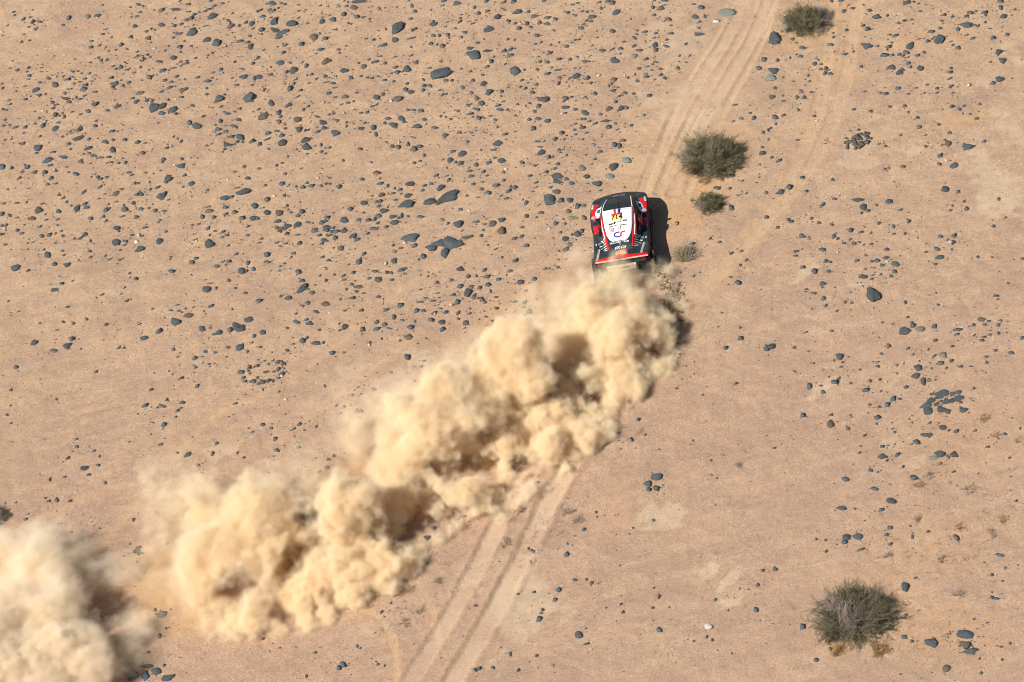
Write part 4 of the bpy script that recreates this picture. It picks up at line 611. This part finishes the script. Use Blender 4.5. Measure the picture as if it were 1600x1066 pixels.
    for y, w in ((2.10, .9),): box('front_skid', (0, 2.08, .46), (1.5, .28, .12), dark, root, .9)
    # side skin: doors and sill stripe
    for s in (-1, 1):
        x = s*1.125
        add('door_skin', [(x, .70, .52), (x, -.72, .52), (x-s*.006, -.66, .84), (x-s*.006, .60, .86), (x-s*.02, .70, .52), (x-s*.02, -.72, .52), (x-s*.03, -.66, .84), (x-s*.03, .60, .86)], [(0, 1, 2, 3), (0, 4, 5, 1), (1, 5, 6, 2), (2, 6, 7, 3), (3, 7, 4, 0)], dred)
        st = Sticks(); st.stick(Vector((s*1.15, .95, .40)), Vector((s*1.15, -1.05, .40)), .045, .045); link('sill_tube', st.mesh('sill_tube'), blk, root)
    # wheels
    def lathe(prof, seg, cx):
        V, F = [], []
        for k in range(seg):
            a = 2*math.pi*k/seg
            for (x, r) in prof: V.append((cx+x, r*math.cos(a), r*math.sin(a)))
        n = len(prof)
        for k in range(seg):
            for i in range(n-1): F.append((k*n+i, k*n+i+1, ((k+1) % seg)*n+i+1, ((k+1) % seg)*n+i))
        return V, F
    for (wx, wy, steer) in ((-1.03, 1.30, -.06), (1.03, 1.30, -.06), (-1.06, -1.64, 0), (1.08, -1.64, 0)):
        s = 1 if wx > 0 else -1
        Vr, Fr = lathe([(-.10, .02), (-.10, .20), (.12*s if s > 0 else -.12, .24), (.13*s, .03), (.15*s, .0)], 24, 0)
        for k in range(6):   # spokes
            a = math.pi*2*k/6; n = len(Vr); c, q = math.cos(a), math.sin(a)
            for (r, h) in ((.05, .03), (.05, -.03), (.22, -.022), (.22, .022)): Vr.append((s*.155, r*c-h*q, r*q+h*c))
            Fr.append((n, n+1, n+2, n+3))
        wh = add('wheel', Vr, Fr, rimm); wh.location = (wx, wy, .465); wh.rotation_euler.z = steer
        Vt, Ft = lathe([(-.155, .23), (-.17, .30), (-.165, .40), (-.13, .455), (0, .468), (.13, .455), (.165, .40), (.17, .30), (.155, .23)], 40, 0)
        for k in range(40):   # tread blocks
            a = math.pi*2*(k+.5)/40; c, q = math.cos(a), math.sin(a)
            for (x0, x1, sh) in ((-.165, -.03, .0), (.03, .165, .06)):
                n = len(Vt)
                for r in (.44, .487):
                    for (xx, h) in ((x0, -.022), (x1, -.022), (x1, .022), (x0, .022)):
                        t = a+sh+h/.47; rr = r-(.02 if abs(xx) > .1 else 0); Vt.append((xx, rr*math.cos(t), rr*math.sin(t)))
                Ft += [(n+4, n+5, n+6, n+7), (n, n+1, n+5, n+4), (n+1, n+2, n+6, n+5), (n+2, n+3, n+7, n+6), (n+3, n, n+4, n+7)]
        add('tyre', Vt, Ft, rub, wh)
    # lettering and marks
    def text(name, s, x, y, size, mat, rot=0., off=.03, shear=0., sx=1., bold=.0, parent=root):
        c = bpy.data.curves.new(name, 'FONT'); c.body = s; c.size = size; c.align_x = 'CENTER'; c.align_y = 'CENTER'; c.shear = shear; c.offset = bold; c.resolution_u = 3
        o = bpy.data.objects.new(name, c); S.collection.objects.link(o); dg = bpy.context.evaluated_depsgraph_get()
        me = bpy.data.meshes.new_from_object(o.evaluated_get(dg)); bpy.data.objects.remove(o); bpy.data.curves.remove(c)
        ca, sa = math.cos(rot), math.sin(rot)
        for v in me.vertices:
            a, b = v.co.x*sx, v.co.y; X, Y = x+a*ca-b*sa, y+a*sa+b*ca; v.co = (X, Y, ztop(X, Y)+off)
        me.name = name; me.materials.clear(); return link(name, me, mat, parent)
    for k, mt in enumerate((red, wht, navy)): patch('flag_stripe', [(.20,-.10+.085*k-.04,-.06+.085*k+.002),(.50,-.115+.095*k-.035,-.07+.095*k+.015)], mt, .030+.001*k, 2)
    pl = patch('number_plate', [(-.22,-.25,.17),(.10,-.24,.18)], yel, .040, 4); patch('plate_band', [(.10,-.24,.18),(.18,-.235,.185)], red, .041, 3, pl)
    text('number', '714', -.035, -.06, .32, ink, off=.046, bold=.008, sx=.92, parent=pl)
    for x in (-.15, .09): patch('plate_stay', [(-.34,x-.012,x+.012),(-.20,x-.012,x+.012)], ink, .032, 1)
    patch('sponsor_mark', [(-.40,-.40,-.24),(-.33,-.36,-.20)], ink, .030, 2); patch('sponsor_mark', [(-.40,-.22,-.14),(-.30,-.14,-.08)], ink, .030, 2); patch('sponsor_mark', [(-.30,.20,.36),(-.24,.18,.36)], ink, .030, 2); patch('sponsor_mark', [(-.32,-.10,.02),(-.29,-.10,.04)], ink, .030, 2)
    for x in (-.36, .08):
        patch('vent_edge', [(-.50,x,x+.29),(-.475,x,x+.29)], ink, .032, 3); patch('vent_edge', [(-.72,x,x+.018),(-.475,x,x+.018)], ink, .033, 1)
    text('sponsor_lettering', 'SRT', .05, -.64, .19, pink, sx=1.25, off=.032); patch('sponsor_badge', [(-.74,-.31,-.20),(-.69,-.33,-.18),(-.60,-.33,-.18),(-.56,-.31,-.20)], pink, .03, 3)
    # CR monogram drawn as two bent bands
    def band(name, pts, wdt, mat, off):
        V, F = [], []
        for i, (x, y) in enumerate(pts):
            a = pts[max(0, i-1)]; b = pts[min(len(pts)-1, i+1)]; dx, dy = b[0]-a[0], b[1]-a[1]; l = math.hypot(dx, dy) or 1; nx, ny = -dy/l*wdt, dx/l*wdt
            for q in (1, -1): X, Y = x+nx*q, y+ny*q; V.append((X, Y, ztop(X, Y)+off))
        for i in range(len(pts)-1): F.append((2*i, 2*i+1, 2*i+3, 2*i+2))
        return add(name, V, F, mat)
    band('monogram', [(.02,-.80),(-.10,-.80),(-.17,-.84),(-.20,-.90),(-.17,-.97),(-.10,-1.0),(.02,-1.0)], .028, navy, .034)
    band('monogram', [(.06,-1.01),(.06,-.90),(.09,-.83),(.15,-.80),(.24,-.80)], .028, red, .035)
    text('team_lettering', 'FACTORY TEAM', -.03, -1.215, .105, wht, off=.014, sx=1.0, bold=.002)
    band('small_emblem', [(-.03,-1.27),(.0,-1.29),(-.03,-1.31),(.0,-1.33),(-.03,-1.36)], .012, silver, .014)
    text('sponsor_lettering', 'EKOI', -.03, -1.47, .16, wht, off=.014, shear=.35, sx=1.25, bold=.004)
    dk = patch('event_plate', [(-1.84,-.25,.26),(-1.70,-.25,.26),(-1.63,-.16,.20),(-1.60,-.06,.12)], org, .016, 6)
    patch('event_stripe', [(-1.84,-.25,-.02),(-1.70,-.25,-.04)], red, .019, 2, dk); text('event_lettering', 'DAKAR', 0, -1.77, .12, wht, off=.024, bold=.004, parent=dk)
    text('side_lettering', 'MOTORSPORT', -.93, -1.55, .125, wht, math.radians(-97), .014, bold=.002)
    text('side_lettering', 'MOTORSPORT', .86, -1.50, .125, wht, math.radians(80), .014, bold=.002)
    for s in (-1, 1):
        band('bird_mark', [(s*.80,-.72),(s*.88,-.68),(s*.90,-.76),(s*.84,-.80)], .022, silver, .014)
        band('wing_mark', [(s*.76,-.90),(s*.82,-.95),(s*.86,-.92)], .034, wht, .014)
        band('blade_mark', [(s*.70,-1.06),(s*.80,-1.16)], .016, wht, .014)
        band('tag_mark', [(s*1.00,-.66),(s*1.00,-.82)], .018, wht, .014)
        band('spark_mark', [(s*.66,-1.28),(s*.70,-1.24)], .020, silver, .014)
    text('hood_lettering', 'EKOI', 0, 2.16, .16, silver, off=.012, shear=.3, sx=1.4)
    # aerial
    st = Sticks(); st.stick(Vector((.30, .40, 1.62)), Vector((.34, .22, 1.98)), .008, .004); link('aerial', st.mesh('aerial'), ink, root)
    return root
# ---------------------------------------------------------------- dust: density field in geometry nodes
class GN:
    def __init__(s, name):
        s.t = bpy.data.node_groups.new(name, 'GeometryNodeTree')
        s.t.interface.new_socket('Geometry', in_out='INPUT', socket_type='NodeSocketGeometry')
        s.t.interface.new_socket('Geometry', in_out='OUTPUT', socket_type='NodeSocketGeometry')
        s.out = s.t.nodes.new('NodeGroupOutput')
    def n(s, kind, **kw):
        nd = s.t.nodes.new(kind)
        for k, v in kw.items(): setattr(nd, k, v)
        return nd
    def put(s, sock, v):
        if isinstance(v, bpy.types.NodeSocket): s.t.links.new(v, sock)
        elif v is not None: sock.default_value = v
    def m(s, op, a, b=None, c=None):
        nd = s.n('ShaderNodeMath', operation=op)
        for i, v in enumerate((a, b, c)):
            if v is not None: s.put(nd.inputs[i], v)
        return nd.outputs[0]
    def v(s, op, a, b=None, sc=None):
        nd = s.n('ShaderNodeVectorMath', operation=op)
        s.put(nd.inputs[0], a)
        if b is not None: s.put(nd.inputs[1], b)
        if sc is not None: s.put(nd.inputs['Scale'], sc)
        return nd.outputs['Value'] if op in ('LENGTH', 'DISTANCE', 'DOT_PRODUCT') else nd.outputs[0]
    def ramp(s, x, a, b, lo=0.0, hi=1.0, smooth=True):
        nd = s.n('ShaderNodeMapRange', interpolation_type='SMOOTHSTEP' if smooth else 'LINEAR')
        for i, v in enumerate((x, a, b, lo, hi)): s.put(nd.inputs[i], v)
        return nd.outputs[0]
    def noise(s, vec, scale, detail=2.0, rough=.5, color=False):
        nd = s.n('ShaderNodeTexNoise'); s.put(nd.inputs['Vector'], vec)
        nd.inputs['Scale'].default_value = scale; nd.inputs['Detail'].default_value = detail
        nd.inputs['Roughness'].default_value = rough
        return nd.outputs['Color' if color else 'Fac']
    def voro(s, vec, scale, smooth=.25, detail=0.0):
        nd = s.n('ShaderNodeTexVoronoi', feature='F1'); s.put(nd.inputs['Vector'], vec)
        nd.inputs['Scale'].default_value = scale; pass
        nd.inputs['Detail'].default_value = detail
        return nd.outputs['Distance']

def dust_material(name, dens, col=None):
    M = bpy.data.materials.new(name); M.use_nodes = True; t = M.node_tree
    for n in list(t.nodes):
        if n.type == 'BSDF_PRINCIPLED': t.nodes.remove(n)
    o = t.nodes['Material Output']; a = t.nodes.new('ShaderNodeAttribute'); a.attribute_name = 'density'
    mm = t.nodes.new('ShaderNodeMath'); mm.operation = 'MULTIPLY'; mm.inputs[1].default_value = dens
    t.links.new(a.outputs['Fac'], mm.inputs[0])
    p = t.nodes.new('ShaderNodeVolumePrincipled'); p.inputs['Color'].default_value = col or DUST_COL
    p.inputs['Density Attribute'].default_value = ''
    p.inputs['Anisotropy'].default_value = DUST_G
    t.links.new(mm.outputs[0], p.inputs['Density']); t.links.new(p.outputs[0], o.inputs['Volume'])
    return M

def dust_cloud(name, puffs, heading, mat, voxel, core_mat=None, seed=0.0, hollows=(), core_t=1.35):
    """puffs: (px, py, radius in px, height of the centre over its radius, softness 0..1)"""
    P = []
    for (x, y, r, hz, soft) in puffs:
        R = r/40.0; c = gpt(x, y, R*hz); P.append((c, R, soft))
    rot = Matrix.Rotation(heading, 3, 'Z'); inv = rot.transposed()
    loc = [inv @ c for c, R, s in P]
    pad = .7
    lo = [min(l[i]-P[k][1] for k, l in enumerate(loc))-pad for i in range(3)]
    hi = [max(l[i]+P[k][1] for k, l in enumerate(loc))+pad for i in range(3)]
    lo[2] = -.05
    res = [max(8, int((hi[i]-lo[i])/voxel)) for i in range(3)]
    print(name, 'grid', res, res[0]*res[1]*res[2]/1e6)
    g = GN(name + '_field')
    pos = g.n('GeometryNodeInputPosition').outputs[0]
    q = g.v('ADD', pos, (seed, seed*.7, seed*.3))
    # turbulence: bend the space before measuring the puffs
    w1 = g.v('SUBTRACT', g.noise(q, .55, 2.0, .5, True), (.5, .5, .5))
    w2 = g.v('SUBTRACT', g.noise(q, 2.2, 2.0, .55, True), (.5, .5, .5))
    pw = g.v('ADD', pos, g.v('ADD', g.v('SCALE', w1, sc=1.5), g.v('SCALE', w2, sc=.38)))
    sd = None; soft = None; wsum = None; flat = (1, 1, ZF); pw = g.v('MULTIPLY', pw, flat)
    for (c, R, s), l in zip(P, loc):
        e = g.v('DISTANCE', pw, (l[0], l[1], l[2]*ZF)); d = g.m('SUBTRACT', e, R)
        sd = d if sd is None else g.m('SMOOTH_MIN', sd, d, .35)
        wgt = g.m('DIVIDE', R**4, g.m('POWER', g.m('MAXIMUM', e, .1), 4.0)); ws = g.m('MULTIPLY', wgt, s)
        soft = ws if soft is None else g.m('ADD', soft, ws)
        wsum = wgt if wsum is None else g.m('ADD', wsum, wgt)
    soft = g.m('DIVIDE', soft, wsum)
    for (x, y, r, hz) in hollows:   # pockets of clear air between the billows
        R = r/40.0; c = inv @ gpt(x, y, R*hz)
        sd = g.m('SMOOTH_MAX', sd, g.m('SUBTRACT', R, g.v('DISTANCE', pw, (c[0], c[1], c[2]*ZF))), .35)
    qw = g.v('ADD', q, g.v('SCALE', w2, sc=.8)); hard = g.m('SUBTRACT', 1.0, soft)
    b1 = g.voro(qw, .48); b2 = g.voro(qw, 1.5)
    bl = g.m('ABSOLUTE', g.m('SUBTRACT', g.noise(qw, 1.0, 1.0, .5), .5)); bs = g.m('ABSOLUTE', g.m('SUBTRACT', g.noise(qw, 2.7, 2.0, .6), .5))
    f = g.noise(q, 2.4, 6.0, .68)
    disp = g.m('MULTIPLY', g.m('SUBTRACT', b1, .50), 1.35)
    disp = g.m('ADD', disp, g.m('MULTIPLY', g.m('SUBTRACT', b2, .5), g.m('MULTIPLY_ADD', hard, .16, .02)))
    disp = g.m('SUBTRACT', disp, g.m('MULTIPLY', g.m('SUBTRACT', bl, .10), 1.9))
    disp = g.m('SUBTRACT', disp, g.m('MULTIPLY', g.m('SUBTRACT', bs, .10), g.m('MULTIPLY_ADD', hard, .75, .05)))
    disp = g.m('ADD', disp, g.m('MULTIPLY', g.m('SUBTRACT', f, .5), 1.0))
    sd2 = g.m('SUBTRACT', g.m('ADD', sd, disp), .24)
    width = g.ramp(soft, 0.0, 1.0, .60, 1.5, False)
    dn = g.ramp(g.m('DIVIDE', sd2, width), 0.0, -1.6, 0.0, 1.6)
    dn = g.m('MULTIPLY', dn, g.m('POWER', g.ramp(soft, 0.0, 1.0, 1.0, .19, False), 2.0))
    torn = g.ramp(g.noise(g.v('MULTIPLY', qw, (.55, 1.5, 1.1)), 1.3, 5.0, .68), .36, .62, .12, 1.0)
    dn = g.m('MULTIPLY', dn, g.m('ADD', 1.0, g.m('MULTIPLY', g.m('SUBTRACT', torn, 1.0), g.ramp(soft, .05, .6, .15, 1.0))))
    vc = g.n('GeometryNodeVolumeCube')
    g.put(vc.inputs['Density'], dn); vc.inputs['Background'].default_value = 0.0
    vc.inputs['Min'].default_value = lo; vc.inputs['Max'].default_value = hi
    for k, r in zip('XYZ', res): vc.inputs['Resolution ' + k].default_value = r
    sm = g.n('GeometryNodeSetMaterial'); sm.inputs['Material'].default_value = mat
    g.t.links.new(vc.outputs[0], sm.inputs[0]); g.t.links.new(sm.outputs[0], g.out.inputs[0])
    vd = bpy.data.volumes.new(name + '_veil'); vd.materials.append(mat)
    vo = bpy.data.objects.new('veil', vd); S.collection.objects.link(vo)
    vo.modifiers.new('field', 'NODES').node_group = g.t
    # the thick middle of the cloud, where one no longer sees into it, has a surface of its own
    k = GN(name + '_middle')
    oi = k.n('GeometryNodeObjectInfo'); oi.inputs['Object'].default_value = vo
    vm = k.n('GeometryNodeVolumeToMesh'); k.t.links.new(oi.outputs['Geometry'], vm.inputs[0])
    vm.inputs['Threshold'].default_value = core_t
    s2 = k.n('GeometryNodeSetMaterial'); s2.inputs['Material'].default_value = core_mat
    k.t.links.new(vm.outputs[0], s2.inputs[0])
    ss = k.n('GeometryNodeSetShadeSmooth'); k.t.links.new(s2.outputs[0], ss.inputs[0]); k.t.links.new(ss.outputs[0], k.out.inputs[0])
    me = bpy.data.meshes.new(name); me.materials.append(core_mat)
    o = bpy.data.objects.new(name, me); S.collection.objects.link(o); o.rotation_euler.z = heading
    o.modifiers.new('middle', 'NODES').node_group = k.t
    vo.parent = o
    return o

DUST_COL = (.946, .838, .622, 1); DUST_G = -.3; VOX = .068; ZF = 1.05
PLUME = [ # px, py, radius px, height/radius, softness
 (938,486,52,1.2,.32),(950,504,44,.6,.2),(900,488,42,.9,.55),(960,520,56,.8,.22),(1000,500,34,.4,.2),(1020,522,32,.2,.1),(985,562,46,.3,.1),(888,545,44,.8,.55),(935,570,42,.4,.2),
 (794,568,62,1.8,.28),(800,600,50,.7,.2),(770,612,50,1.1,.4),(845,590,46,.7,.2),(905,612,46,.2,.1),(962,592,38,.15,.05),(920,645,42,.15,.05),(862,672,50,.25,.08),(806,650,48,.6,.15),
 (678,652,64,1.8,.32),(684,690,50,.7,.2),(636,680,50,1.1,.5),(722,700,52,.7,.15),(792,715,56,.3,.06),(850,706,44,.15,.05),(885,690,34,.15,.05),(600,665,42,1.,.7),(618,730,48,.9,.5),(762,768,40,.2,.05),(690,775,46,.35,.1),(828,738,30,.15,.05),
 (526,798,60,1.7,.32),(534,836,46,.7,.2),(558,855,56,.6,.15),(615,808,46,.5,.12),(652,820,36,.2,.05),(500,888,52,.5,.2),(562,912,40,.15,.05),(470,932,42,.25,.1),(602,878,34,.15,.05),
 (392,806,64,1.6,.45),(398,846,50,.7,.3),(332,808,56,1.,.55),(274,786,40,1.,.62),(225,752,15,1.,.66),(252,792,26,.9,.68),(262,832,30,.8,.72),(320,962,26,.5,.5),(345,978,22,.4,.4),(420,865,64,.8,.3),(350,872,66,.9,.45),(402,934,48,.35,.25),(324,922,48,.5,.45),(370,968,28,.4,.2),(238,768,22,1.1,.68),(292,852,46,.9,.66),
 # ragged foot along the near side
 (1040,548,18,.2,.18),(1018,575,20,.2,.18),(985,600,20,.2,.18),(955,630,20,.2,.18),(945,658,20,.2,.18),(930,686,20,.2,.18),(905,712,18,.2,.22),(878,735,20,.2,.22),(842,760,22,.2,.18),(805,785,22,.2,.18),(770,797,20,.2,.18),(735,803,20,.2,.18),(700,820,20,.2,.18),(675,842,20,.2,.18),(652,862,20,.2,.18),(628,888,20,.2,.18),(598,912,20,.2,.18),(562,940,20,.2,.18),(520,958,20,.2,.18),(478,974,20,.2,.18),(430,984,20,.2,.22),(380,990,20,.2,.2),(340,985,18,.2,.3),
 # clods and grit flung out by the right rear wheel
 (1025,441,7,1.0,0.23),(1032,444,6,1.2,0.29),(1039,448,5,1.6,0.36),(1046,451,4,1.9,0.42),(1030,458,7,1.0,0.23),(1039,463,6,1.2,0.29),(1048,469,5,1.6,0.36),(1057,474,4,1.9,0.42),(1032,476,7,1.0,0.23),(1041,480,6,1.2,0.29),(1050,484,5,1.6,0.36),(1059,488,4,1.9,0.42),(1034,497,7,1.0,0.23),(1042,499,6,1.2,0.29),(1050,502,5,1.6,0.36),(1058,504,4,1.9,0.42),(1037,520,7,1.0,0.23),(1043,521,6,1.2,0.29),(1049,522,5,1.6,0.36),(1055,523,4,1.9,0.42),(964,455,32,.7,.45),(936,452,30,.8,.5),(962,430,22,.6,.5),(994,428,22,.6,.55),(928,432,24,.6,.55),(1012,436,20,.6,.5),(1000,432,18,.6,.75),(930,432,18,.7,.75),(966,440,20,.6,.65),(915,440,22,.8,.7),
 # thin drifting veil on the far side
 (880,445,34,.9,.85),(905,410,22,1.,.92),(845,505,36,.9,.7),(720,570,34,.9,.8),(640,615,36,1.,.82),(585,640,42,.9,.9),(560,690,44,.9,.85),(500,735,36,.9,.9),(440,752,34,1.,.7),(240,815,34,.8,.85),(285,905,40,.6,.88),(330,765,36,1.,.7),(470,745,40,1.,.78),(520,730,36,.9,.82),(560,650,40,1.,.82),(660,600,36,1.,.8),(740,545,30,1.,.72),(810,505,34,1.,.75),(860,470,34,1.,.8),(245,850,36,.7,.86),(250,900,34,.5,.9),(230,800,30,.8,.8),(300,950,34,.4,.84)]
HOLLOWS = [(878,562,24,1.5),(904,592,26,1.0),(846,540,20,2.2),(750,636,30,1.5),(708,722,30,1.2),(670,704,22,1.8),(870,656,26,.9),(838,634,20,1.4),(606,792,24,1.5),(484,790,30,1.4),(466,772,20,2.0),(590,842,26,1.2),(642,754,26,1.5),(385,908,30,1.3),(1000,508,22,1.4),(1014,548,18,1.1),(985,470,18,2.2),(395,942,20,1.2),(562,764,20,2.0),(702,784,18,1.2),(520,932,18,1.1),(452,882,24,1.8),(930,620,16,.8),(800,680,18,1.2),(756,742,20,1.),(830,720,14,.8),(660,796,18,1.)]
CORNER = [(60,895,76,.45,.60),(0,880,68,.6,.68),(95,970,80,.3,.52),(25,1000,88,.6,.42),(150,900,34,.7,.8),(188,1003,34,.3,.66),(100,1055,84,.35,.38),(0,1075,88,.5,.32),(165,1040,36,.3,.5),(120,850,38,.7,.9),(214,985,26,.3,.78),(178,900,36,.5,.84),(176,955,36,.5,.82),(205,940,30,.4,.88),(200,1020,34,.4,.8)]
CORNER_HOLLOWS = [(172,935,24,1.7),(148,965,22,2.0),(122,1010,18,2.2),(40,1050,16,3.),(178,978,16,1.6)]
# ---------------------------------------------------------------- build
build_ground(); build_rocks(); build_plants(); build_car()
def build_spray():
    rng = random.Random(19); VV, FF, n0 = [], [], 0; V, F = rock_shape(41, 1, 6)
    for (x0, y0, x1, y1, h, n) in [(1022,424,1050,448,.7,60),(1026,436,1064,474,.9,80),(1030,450,1066,484,.7,80),(1030,470,1062,500,.5,70),(1034,490,1066,506,.35,50),(1038,520,1060,530,.25,40),(1000,585,1055,578,.2,70),(1015,440,1058,462,1.0,50),(1040,545,1060,556,.2,30)]:
        for _ in range(n):
            t = rng.random()**.7; p = gpt(x0+(x1-x0)*t+rng.gauss(0, 2.2), y0+(y1-y0)*t+rng.gauss(0, 2.2)); r = abs(rng.gauss(0, .02))+.012
            z = H(p.x, p.y)+abs(h*4*t*(1-t)*rng.uniform(.1, 1.))+r*.4; a = rng.random()*6.28; Q = V*np.array([r, r*rng.uniform(.5, 1), r*.8])
            VV.append(np.stack([Q[:, 0]*math.cos(a)-Q[:, 1]*math.sin(a)+p.x, Q[:, 0]*math.sin(a)+Q[:, 1]*math.cos(a)+p.y, Q[:, 2]+z], 1)); FF.append(F+n0); n0 += len(V)
    o = link('flung_dirt', mesh_np('flung_dirt', np.concatenate(VV), np.concatenate(FF)), rock_mat_small('dark brown dirt', (.19, .12, .065)))  # clods coloured a dark brown, mottled by noise
    tag(o, 'brown clods and grit flung out beside the right rear wheel of the rally car', 'flung dirt', None, 'stuff')
build_spray()
# dust last: it hangs over the ground and behind the car
core = NT('thick dust').out((.70, .52, .32), 1.)
veil = dust_material('drifting dust', 12.0)
d1 = dust_cloud('dust_plume', PLUME, math.radians(30), veil, VOX, core, 0.0, HOLLOWS)
tag(d1, 'long billowing plume of cream and tan dust trailing behind the rally car', 'dust cloud', None, 'stuff')
d2 = dust_cloud('dust_cloud', CORNER, math.radians(30), dust_material('older finer dust', 12.0, (.953, .868, .705, 1)), VOX, core, 7.0, CORNER_HOLLOWS, .7)
tag(d2, 'older thinner cloud of drifting dust in the lower left corner', 'dust cloud', None, 'stuff')
